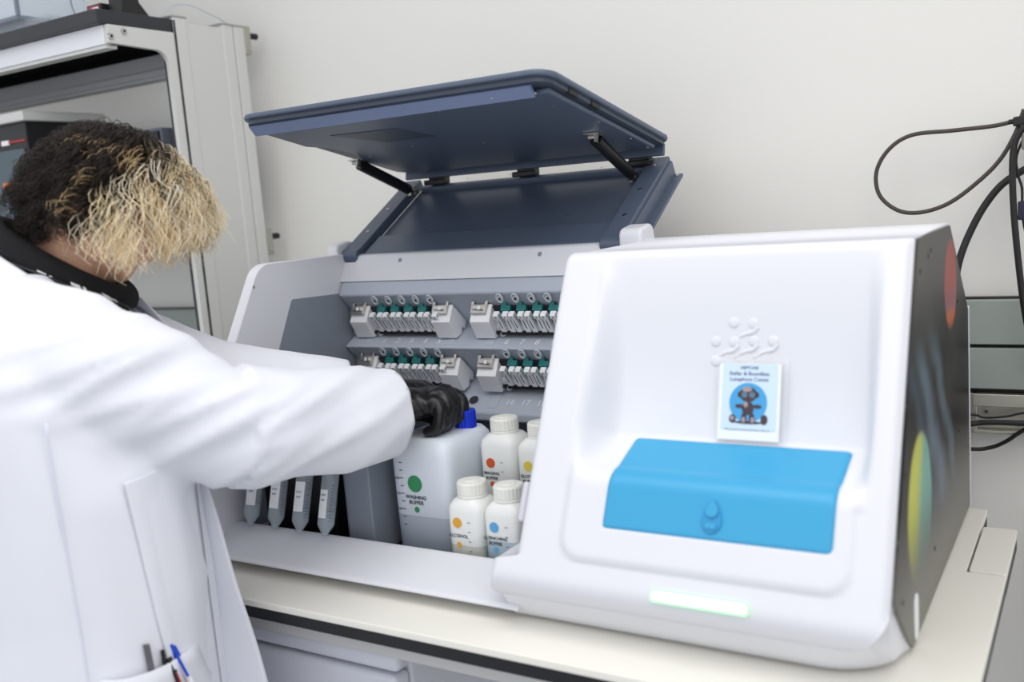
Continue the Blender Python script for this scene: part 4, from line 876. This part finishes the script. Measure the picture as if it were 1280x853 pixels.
for i in range(nvt):
    p = co[i]; a_ = p@dn; s_ = p@gn_; z = p[2]
    v1 = noise.noise(Vector((a_*13 + z*1.2, s_*13, z*1.7))) + 0.5*noise.noise(Vector((a_*26 + z*3 + 5, s_*26, z*3.2)))
    kk = 0.0
    if arm[i] > 0:
        ax_ = rb if dB[i] < dA[i] else ra
        u_ = p@ax_; q_ = z*0.9 - (p@gn_)*0.3
        v2 = noise.noise(Vector((u_*7 - q_*15, q_*2.5 + u_*3, 3.1))) + 0.5*noise.noise(Vector((u_*13 - q_*30, q_*4 + u_*5, 8.3)))
        v2 = (0.42 - abs(v2))*1.5
    else: v2 = 0
    v1 = v1*0.8
    lowz = 1 if z < 1.2 else max(0.3, 1-(z-1.2)/0.15)
    disp[i] = 0.0095*v1*(1-arm[i])*lowz + 0.011*v2*arm[i]
co2 = co + nr_*disp[:,None]
low = co2[:,2] < 0.945
co2[low,1] = np.where(co2[low,1] > 0.925, 0.925 + 0.018*np.tanh((co2[low,1]-0.925)/0.05), co2[low,1])
me.vertices.foreach_set('co', co2.ravel()); me.update()
bmc = bmesh.new(); bmc.from_mesh(me)
for A_, B_ in ((RE, RW), (LE, LW_)):
    ax_ = ((B_-A_).normalized() + UPV*0.06).normalized(); pc = B_ - ax_*0.010
    vs = {v for v in bmc.verts if (v.co - (pc + ax_*0.02)).length < 0.105 and (v.co - A_).dot((B_-A_).normalized()) > (B_-A_).length*0.75}
    fs = [f for f in bmc.faces if all(v in vs for v in f.verts)]; es = [e for e in bmc.edges if all(v in vs for v in e.verts)]
    bmesh.ops.bisect_plane(bmc, geom=list(vs)+es+fs, plane_co=pc, plane_no=ax_, clear_outer=True)
bmc.to_mesh(me); bmc.free()
coat = obj_from('lab_coat', me, COAT, pe)
md = coat.modifiers.new('cloth', 'SOLIDIFY'); md.thickness = 0.0035; md.offset = -1
dgc = bpy.context.evaluated_depsgraph_get()
from mathutils.bvhtree import BVHTree
bvh = BVHTree.FromPolygons([tuple(v.co) for v in me.vertices], [tuple(p.vertices) for p in me.polygons])
def on_side(a, z, off=0.0):          # point on the coat's right flank, seen square from the person's right side
    h = bvh.ray_cast(CT + d*a + g*0.9 + UPV*z, -g); p = h[0]
    return (p if p is not None else CT + d*a + g*0.15 + UPV*z) + g*off
# sleeve hem
def ring_hem(name, c, t_, r, h, m, parent, w=0.003):
    bm = NB(); lathe(bm, [(r-0.006,-0.001),(r,0.0),(r+w*0.5,h*0.5),(r,h),(r-0.006,h+0.001)], c, t_, 32); return finish(name, bm, m, parent, smooth=True)
# collar and lapels: bands lying on the coat around the neck
def band(name, pts, wid, m, parent, th=0.004):       # pts: [(inner, outer)]
    V = []; F = []
    ins = catmull([p[0] for p in pts], 6); outs = catmull([p[1] for p in pts], 6)
    mids = catmull([p[2] if len(p) > 2 else (p[0]+p[1])/2 for p in pts], 6)
    for a_, b_, mid in zip(ins, outs, mids):
        V += [a_, mid, b_]
    for i in range(len(ins)-1):
        for j in range(2): k_ = i*3+j; F.append((k_, k_+3, k_+4, k_+1))
    o = raw(name, V, F, m, parent); md = o.modifiers.new('s','SOLIDIFY'); md.thickness = th; md.offset = 0; sb = o.modifiers.new('ss','SUBSURF'); sb.levels = 1; sb.render_levels = 1
    return o
NBc = Vector((-1.252,0.832,1.400))
def nring(a, r_, z):  # a: angle from front (0) through right (90)
    return NBc + d*math.cos(a)*r_ + g*math.sin(a)*r_*0.92 + UPV*z
cl = []
for deg, ri, ro, zi, zo in ((175,0.088,0.112,0.060,0.010),(140,0.087,0.124,0.048,-0.012),(105,0.092,0.132,0.018,-0.040),(75,0.101,0.140,-0.018,-0.066),(45,0.113,0.146,-0.046,-0.090),(22,0.130,0.162,-0.076,-0.125)):
    cl.append((nring(math.radians(deg), ri, zi), nring(math.radians(deg), ro, zo)))
band('collar', cl, 0, COAT, coat)
cl2 = [(nring(math.radians(-a_), ri, zi), nring(math.radians(-a_), ro, zo)) for a_, ri, ro, zi, zo in ((175,0.088,0.112,0.060,0.010),(120,0.086,0.124,0.04,-0.02),(60,0.09,0.128,-0.01,-0.06),(22,0.112,0.150,-0.050,-0.105))]
band('collar', cl2, 0, COAT, coat)
# far front panel of the open coat
rows = []
for z, a0_, a1_, s_ in ((1.16,0.10,0.165,-0.02),(1.06,0.11,0.190,-0.015),(0.95,0.12,0.207,-0.010),(0.84,0.13,0.226,0.0),(0.70,0.14,0.245,0.0),(0.50,0.14,0.27,0.0)):
    pa, pb = CT + d*a0_ + g*(s_-0.05) + UPV*z, CT + d*a1_ + g*(s_+0.012*math.sin(z*14)) + UPV*z
    if z < 0.99: pa.y = min(pa.y, 0.935); pb.y = min(pb.y, 0.941)
    rows.append((pa, pb))
band('front_panel', rows, 0, COAT, coat, 0.005)
# placket seam running down the near front edge
bm = NB(); tube(bm, [on_side(0.050, 1.09, 0.0003) + UPV*0.15 + g*0.004, on_side(0.050, 1.09, 0.0003) + UPV*0.04 + g*0.002] + [on_side(0.050 + 0.02*(1.12-z), z, 0.0003) for z in (1.08,1.03,0.98,0.92,0.86,0.80,0.72)], 0.0018, 6, 5); finish('seam', bm, COATS, coat, smooth=True)
pl_ = []
for z in (1.152,1.12,1.07,1.02,0.96,0.90,0.83,0.74):
    zz_ = min(z, 1.09); sh_ = UPV*(z-zz_); ai = 0.118 + 0.085*(1.10-z)
    ai = min(ai, 0.148)
    pl_.append((on_side(ai, zz_, 0.003) + sh_, CT + d*0.174 + g*0.02 + UPV*zz_ + sh_, on_side(0.5*(ai+0.166), zz_, 0.004) + sh_))
band('front_placket', pl_, 0, COAT, coat, 0.004)
# hip pocket
V = []; F = []; na, nz_ = 14, 10
for i in range(nz_+1):
    z = 0.922 - 0.17*i/nz_
    for j in range(na+1):
        a_ = 0.066 + 0.096*j/na
        bul = 0.016*math.sin(math.pi*j/na)*(1-0.6*i/nz_) + 0.003
        V.append(on_side(a_ + 0.012*(i/nz_), z + 0.010*math.sin(math.pi*j/na)*0 - 0.012*(j/na), bul))
for i in range(nz_):
    for j in range(na): k_ = i*(na+1)+j; F.append((k_, k_+1, k_+na+2, k_+na+1))
pk = raw('pocket', V, F, COAT, coat); md = pk.modifiers.new('s','SOLIDIFY'); md.thickness = 0.004; md.offset = 0

# black knitted neckline and lanyard
bm = NB()
col_ring = [(-1.335+0.0,0.0)]
P = []
for deg in range(0, 361, 24):
    a_ = math.radians(deg); P.append(NBc + d*(0.008 + 0.080*math.cos(a_)) + g*0.068*math.sin(a_) + UPV*(0.012 - 0.056*math.cos(a_)))
tube(bm, P, 0.0185, 14, 4); kn = finish('black_neckline', bm, KNIT, pe, smooth=True)
la = thing('lanyard', NBc, 'black lanyard strap with white print at the neck', 'lanyard')
LP_ = []
for deg, r_, zz_ in ((110,0.092,0.022),(85,0.096,0.004),(62,0.104,-0.018),(42,0.114,-0.038),(25,0.122,-0.058),(12,0.132,-0.086),(4,0.140,-0.125),(0,0.144,-0.165)):
    LP_.append((nring(math.radians(deg), r_-0.012, zz_+0.006), nring(math.radians(deg), r_, zz_-0.003)))
band('strap', LP_, 0, BLACK, la, 0.0015)
bm = NB()
for k in range(1, 6):
    a_, b_ = LP_[k]; m_ = (a_+b_)/2; nx_, _ = LP_[min(k+1,len(LP_)-1)]; tdir = (nx_-a_).normalized(); wdir = (b_-a_).normalized(); nn_ = tdir.cross(wdir)
    if nn_.dot(g) < 0: nn_ = -nn_
    obx(bm, m_ + nn_*0.002, tdir, wdir, nn_, 0.006, 0.0042, 0.0004); obx(bm, m_ + tdir*0.012 + nn_*0.002, tdir, wdir, nn_, 0.002, 0.0035, 0.0004)
finish('printed_marks', bm, PAPER, la).__setitem__('kind', 'stuff')

# gloves ---------------------------------------------------------------
def glove(name, W, K, fing, thumb, back, parent):
    """W wrist, K four knuckles, fing per-finger joint lists, thumb joint list, back: unit vector out of the back of the hand"""
    bm = NB(); along = ((K[1]+K[2])/2 - W).normalized(); side = (K[0]-K[3]).normalized()
    wst = W - along*0.075
    cen = (K[0]+K[3])/2; hw = (K[0]-K[3]).length/2 + 0.009
    loft(bm, [(wst, side, back, 0.036, 0.030, 2.1), (W, side, back, 0.034, 0.027, 2.2), (W + (cen-W)*0.35, side, back, 0.037, 0.026, 2.3), (W + (cen-W)*0.75, side, back, hw*1.02, 0.023, 2.5), (cen + (cen-W)*0.05, side, back, hw*1.02, 0.018, 2.5), (cen + (cen-W)*0.14, side, back, hw*0.9, 0.009, 2.3)], 28)
    for q, (k_, js) in enumerate(zip(K, fing)):
        r0 = (0.0118,0.0122,0.0118,0.0105)[q]
        limb(bm, [k_ - along*0.02, k_] + js, [r0*1.0, r0*1.08, r0, r0*0.92, r0*0.78], 14, 4)
        loft(bm, [(js[-1] + Vector((0,0,0.001)), along, side, 0.004, 0.004, 2), (js[-1] - Vector((0,0,0.001)), along, side, 0.004, 0.004, 2)], 8)
    limb(bm, thumb, [0.015,0.013,0.0115,0.009], 14, 4)
    me = remesh(bm, 0.0026, 3, 0.5)
    n_ = len(me.vertices); c_ = np.empty(n_*3); me.vertices.foreach_get('co', c_); c_ = c_.reshape(-1,3); q_ = np.empty(n_*3); me.vertices.foreach_get('normal', q_); q_ = q_.reshape(-1,3)
    al = np.array(along)
    for i in range(n_):
        p = c_[i]; u_ = (p - np.array(W))@al
        wr = noise.noise(Vector((u_*95 + p[2]*30, p[2]*22, p[1]*22)))
        c_[i] += q_[i]*0.0017*wr*(1.0 if u_ < 0.075 else 0.35)
    me.vertices.foreach_set('co', c_.ravel()); me.update()
    return obj_from(name, me, GLOVE, parent)
hx, hy_ = -0.909, 1.226
K = [Vector((-0.900,1.254,1.152)), Vector((-0.892,1.235,1.160)), Vector((-0.887,1.214,1.160)), Vector((-0.887,1.194,1.152))]
fg = []
for q, k_ in enumerate(K):
    ln_ = (1.0,1.05,1.0,0.86)[q]
    fg.append([k_ + Vector((0.012,-0.004,-0.020))*ln_, k_ + Vector((0.006,-0.010,-0.046))*ln_, k_ + Vector((-0.016,-0.014,-0.052))*ln_])
fg[0] = [K[0] + Vector((0.018,0.004,-0.012)), K[0] + Vector((0.022,-0.004,-0.034)), K[0] + Vector((0.008,-0.008,-0.044))]
glove('glove', Vector((-0.928,1.165,1.150)), K, fg, [Vector((-0.930,1.180,1.140)), Vector((-0.942,1.206,1.130)), Vector((-0.934,1.228,1.120)), Vector((-0.920,1.242,1.112))], Vector((-0.40,-0.15,0.9)).normalized(), pe)
WL = Vector((-1.040,1.200,1.152)); al_ = (LW_-LE).normalized()
KL = [WL + Vector((0.080,0.035,0.004)), WL + Vector((0.082,0.054,0.004)), WL + Vector((0.078,0.072,0.002)), WL + Vector((0.070,0.088,-0.002))]
fl = [[k_ + Vector((0.018,0.012,-0.016))*s_, k_ + Vector((0.014,0.014,-0.036))*s_, k_ + Vector((-0.004,0.010,-0.044))*s_] for k_, s_ in zip(KL, (0.9,1,0.95,0.8))]
glove('glove', WL, KL, fl, [WL + Vector((0.02,-0.01,-0.006)), WL + Vector((0.045,0.000,-0.020)), WL + Vector((0.065,0.010,-0.030)), WL + Vector((0.078,0.018,-0.036))], Vector((0.0,-0.1,1)).normalized(), pe)

# pens in the pocket
def pen(name, a, z, tilt, ln, r, m, lb, cat, capm=None, clip=None, flat=False):
    b0 = on_side(a, z-0.02, 0.010); t = thing(name, b0, lb, cat, None)
    ax_ = (UPV + d*tilt).normalized(); p0 = b0 - ax_*0.05; p1 = b0 + ax_*(ln)
    bm = NB()
    if flat: obx(bm, (p0+p1)/2, ax_, d, g, (p1-p0).length/2, r, 0.0012); finish('blade', bm, m, t, bevel=0.001)
    else:
        cyl(bm, p0, p1, r, 14); finish('barrel', bm, m, t, bevel=0.0006)
    if capm:
        bm = NB(); cyl(bm, p1 - ax_*0.018, p1 + ax_*0.003, r*1.18, 14); finish('cap', bm, capm, t, bevel=0.0006)
    if clip:
        bm = NB(); obx(bm, p1 - ax_*0.020 + g*(r+0.0022) + d*0.003, ax_, d, g, 0.024, 0.0018, 0.0012); finish('clip', bm, clip, t, bevel=0.0005)
PENW = mat('pen_white', lin(230,232,236), 0.35); PENB = mat('pen_blue', lin(18,72,200), 0.35)
pen('spatula', 0.120, 0.928, -0.06, 0.040, 0.0042, mat('spatula_steel', lin(120,120,124), 0.3, metal=0.7), 'grey flat metal spatula standing in the coat pocket', 'spatula', flat=True)
pen('pen', 0.133, 0.922, -0.02, 0.030, 0.0026, BLACK, 'slim black pen standing upright in the coat pocket', 'pen')
pen('marker', 0.140, 0.914, -0.25, 0.020, 0.0045, RED, 'short red marker with black cap in the coat pocket', 'marker', BLACK, BLACK)
pen('pen', 0.147, 0.924, -0.35, 0.026, 0.0042, PENW, 'white pen with bright blue cap in the coat pocket', 'pen', PENB, PENB)

# hair: scalp cap and a few thousand curled strands -------------------
DK = np.array(lin(34, 27, 24)); DK2 = np.array(lin(62, 50, 40)); BL = np.array(lin(250, 230, 188)); BL2 = np.array(lin(255, 247, 228)); BL3 = np.array(lin(228, 196, 142))
hm = bpy.data.materials.new('hair'); hm.use_nodes = True; hb = hm.node_tree.nodes['Principled BSDF']; va = hm.node_tree.nodes.new('ShaderNodeVertexColor'); va.layer_name = 'Col'
hm.node_tree.links.new(va.outputs['Color'], hb.inputs['Base Color']); hb.inputs['Roughness'].default_value = 0.42; hb.inputs['Specular IOR Level'].default_value = 0.35
Vh = []; Fh = []; Ch = []
HCn = np.array(HC); hfn, hun, hsn = np.array(hf), np.array(hu), np.array(hs)
def unit(v): return v/np.linalg.norm(v)
r3 = np.random.default_rng(11)
dn3 = np.array(d)
def zlim(c): return HCn[2] + np.interp(c, (-0.16,-0.10,-0.06,-0.03,0.0,0.03,0.06,0.09,0.12,0.16), (0.0,-0.045,-0.05,-0.056,-0.064,-0.074,-0.082,-0.078,-0.066,-0.045))
def strand(root, path_dir0, length, curl_r, curl_f, col_fn, rad, grav, npt=16, fwd=0.0):
    global Vh, Fh, Ch
    pts = []; p = root.copy(); v = unit(path_dir0); ph = r3.uniform(0, 6.28); seg = length/(npt-1); zj = r3.normal()*0.010
    for i in range(npt):
        pts.append(p.copy())
        t_ = i/(npt-1)
        v = unit(v + np.array((0,0,-1.0))*grav*(0.3+t_) + hfn*fwd*(1-t_))
        p = p + v*seg
        rel = p - HCn; lf, lu, ls = rel@hfn, rel@hun, rel@hsn       # stay outside the skull
        e = math.sqrt((lf/0.100)**2 + (lu/0.116)**2 + (ls/0.083)**2)
        if e < 1: p = HCn + rel/e
        if p[2] < zlim((p-HCn)@dn3) + zj: break
    n_ = len(pts)
    if n_ < 4: return
    pts = np.array(pts)
    tg = np.gradient(pts, axis=0); tg /= np.linalg.norm(tg, axis=1)[:,None] + 1e-9
    ref = unit(np.cross(tg[0], np.array((0.3,0.5,0.8)))); base_ = len(Vh)
    for i in range(n_):
        ref = unit(ref - tg[i]*(ref@tg[i])); bi = np.cross(tg[i], ref); t_ = i/(npt-1); te = i/(n_-1)
        an_ = ph + curl_f*t_*6.28; cr = curl_r*min(1, t_*4)
        c_ = pts[i] + (ref*math.cos(an_) + bi*math.sin(an_))*cr
        rr = rad*(1-0.6*te); cc = col_fn(t_)
        for q in range(3):
            a_ = 2.094*q; Vh.append(c_ + (ref*math.cos(a_) + bi*math.sin(a_))*rr); Ch.append((*cc,1))
    for i in range(n_-1):
        for q in range(3):
            Fh.append((base_+i*3+q, base_+i*3+(q+1)%3, base_+i*3+3+(q+1)%3, base_+i*3+3+q))
cnt = 0
# curls come in locks: neighbouring strands share direction, length and tone
LOCKS = 620
while cnt < LOCKS:
    v = unit(r3.normal(size=3)); f_, u_, s_ = v
    if u_ < -0.62: continue
    if f_ > 0.30 and u_ < 0.40: continue                 # face
    if u_ < -0.1 and f_ > 0.05: continue
    if u_ < -0.35 and f_ > -0.45: continue
    cnt += 1
    front = (f_ > 0.16 and u_ > 0.25) or (f_ > 0.20) or (f_ > -0.02 and u_ < 0.45)
    jit = r3.normal(size=3)*0.30
    mixv = r3.random(); k0 = r3.uniform(0.14, 0.42); L0 = r3.uniform(0.8, 1.2); cR = r3.uniform(0.005, 0.012); cF = r3.uniform(2.6, 5.0)
    tone = BL*(1-mixv) + (BL2 if r3.random() > 0.45 else BL3)*mixv
    endb = (not front) and f_ > -0.30 and u_ > 0.0 and r3.random() < 0.10
    for k in range(9):
        vv = unit(v + r3.normal(size=3)*0.055); f2, u2, s2 = vv
        r_ = HS/math.sqrt((f2/0.097)**2 + (u2/0.120)**2 + (s2/0.079)**2)
        root = HCn + (hfn*f2 + hun*u2 + hsn*s2)*r_
        j2 = jit + r3.normal(size=3)*0.10; tn = tone*r3.uniform(0.85, 1.1)
        nrm = hfn*f2 + hun*u2*0.40 + hsn*s2
        if front:
            ln_ = 0.168*L0*(1.15 if f_ > 0.25 else 0.95); dirv = unit(nrm*0.8 + hfn*0.55 + hsn*s2*0.3) + j2
            cf = lambda t_: DK2*0.7*(1-sm(k0-0.08,k0+0.10,t_)) + tn*sm(k0-0.08,k0+0.10,t_)
            dirv[2] = min(dirv[2], 0.0); strand(root, dirv, ln_, cR*r3.uniform(0.7,1.2), cF*r3.uniform(0.93,1.07), cf, r3.uniform(0.0005,0.0009), 0.36, 24)
        else:
            low = u_ < -0.2
            ln_ = (0.036 if f_ < -0.45 else 0.046)*L0*(0.55 if low else 1.0)*(1.3 if endb else 1.0); dirv = unit(hfn*f2 + hun*u2*0.45 + hsn*s2)*(0.6 if low else 1.0) + j2
            dk = DK*(1-0.6*mixv) + DK2*0.6*mixv
            cf = (lambda t_: dk*(1-sm(0.45,0.7,t_)) + BL3*sm(0.45,0.7,t_)) if endb else (lambda t_: dk)
            dirv[2] = min(dirv[2], 0.02 if u_ > 0.45 else 0.16); strand(root, dirv, ln_, cR*0.9, cF*0.55, cf, r3.uniform(0.0005,0.0009), 0.20, 15)
hme = bpy.data.meshes.new('hair'); Vn = np.array(Vh)
hme.from_pydata(Vn.tolist(), [], Fh); hme.update()
ca = hme.color_attributes.new('Col', 'FLOAT_COLOR', 'POINT'); ca.data.foreach_set('color', np.array(Ch).ravel())
hme.materials.append(hm); hme.polygons.foreach_set('use_smooth', [True]*len(hme.polygons))
hair = link(bpy.data.objects.new('hair', hme), pe); hair['kind'] = 'stuff'
# dark scalp under the strands
bm = NB(); rings = []
for i in range(0, 15):
    th = math.radians(4 + 7.6*i)
    row = []
    for j in range(40):
        ph = 2*math.pi*j/40; f_, u_, s_ = math.sin(th)*math.cos(ph), math.cos(th), math.sin(th)*math.sin(ph)
        if f_ > 0.28 and u_ < 0.45: u_ = 0.45
        r_ = 1/math.sqrt((f_/0.0965)**2 + (u_/0.1205)**2 + (s_/0.0785)**2)
        row.append(bm.verts.new(HC + (hf*f_ + hu*u_ + hs*s_)*r_*HS))
    rings.append(row)
for A, B in zip(rings, rings[1:]):
    for j in range(40): bm.faces.new((A[j], B[j], B[(j+1)%40], A[(j+1)%40]))
finish('scalp', bm, mat('scalp_dark', lin(38,30,26), 0.7), pe, smooth=True)
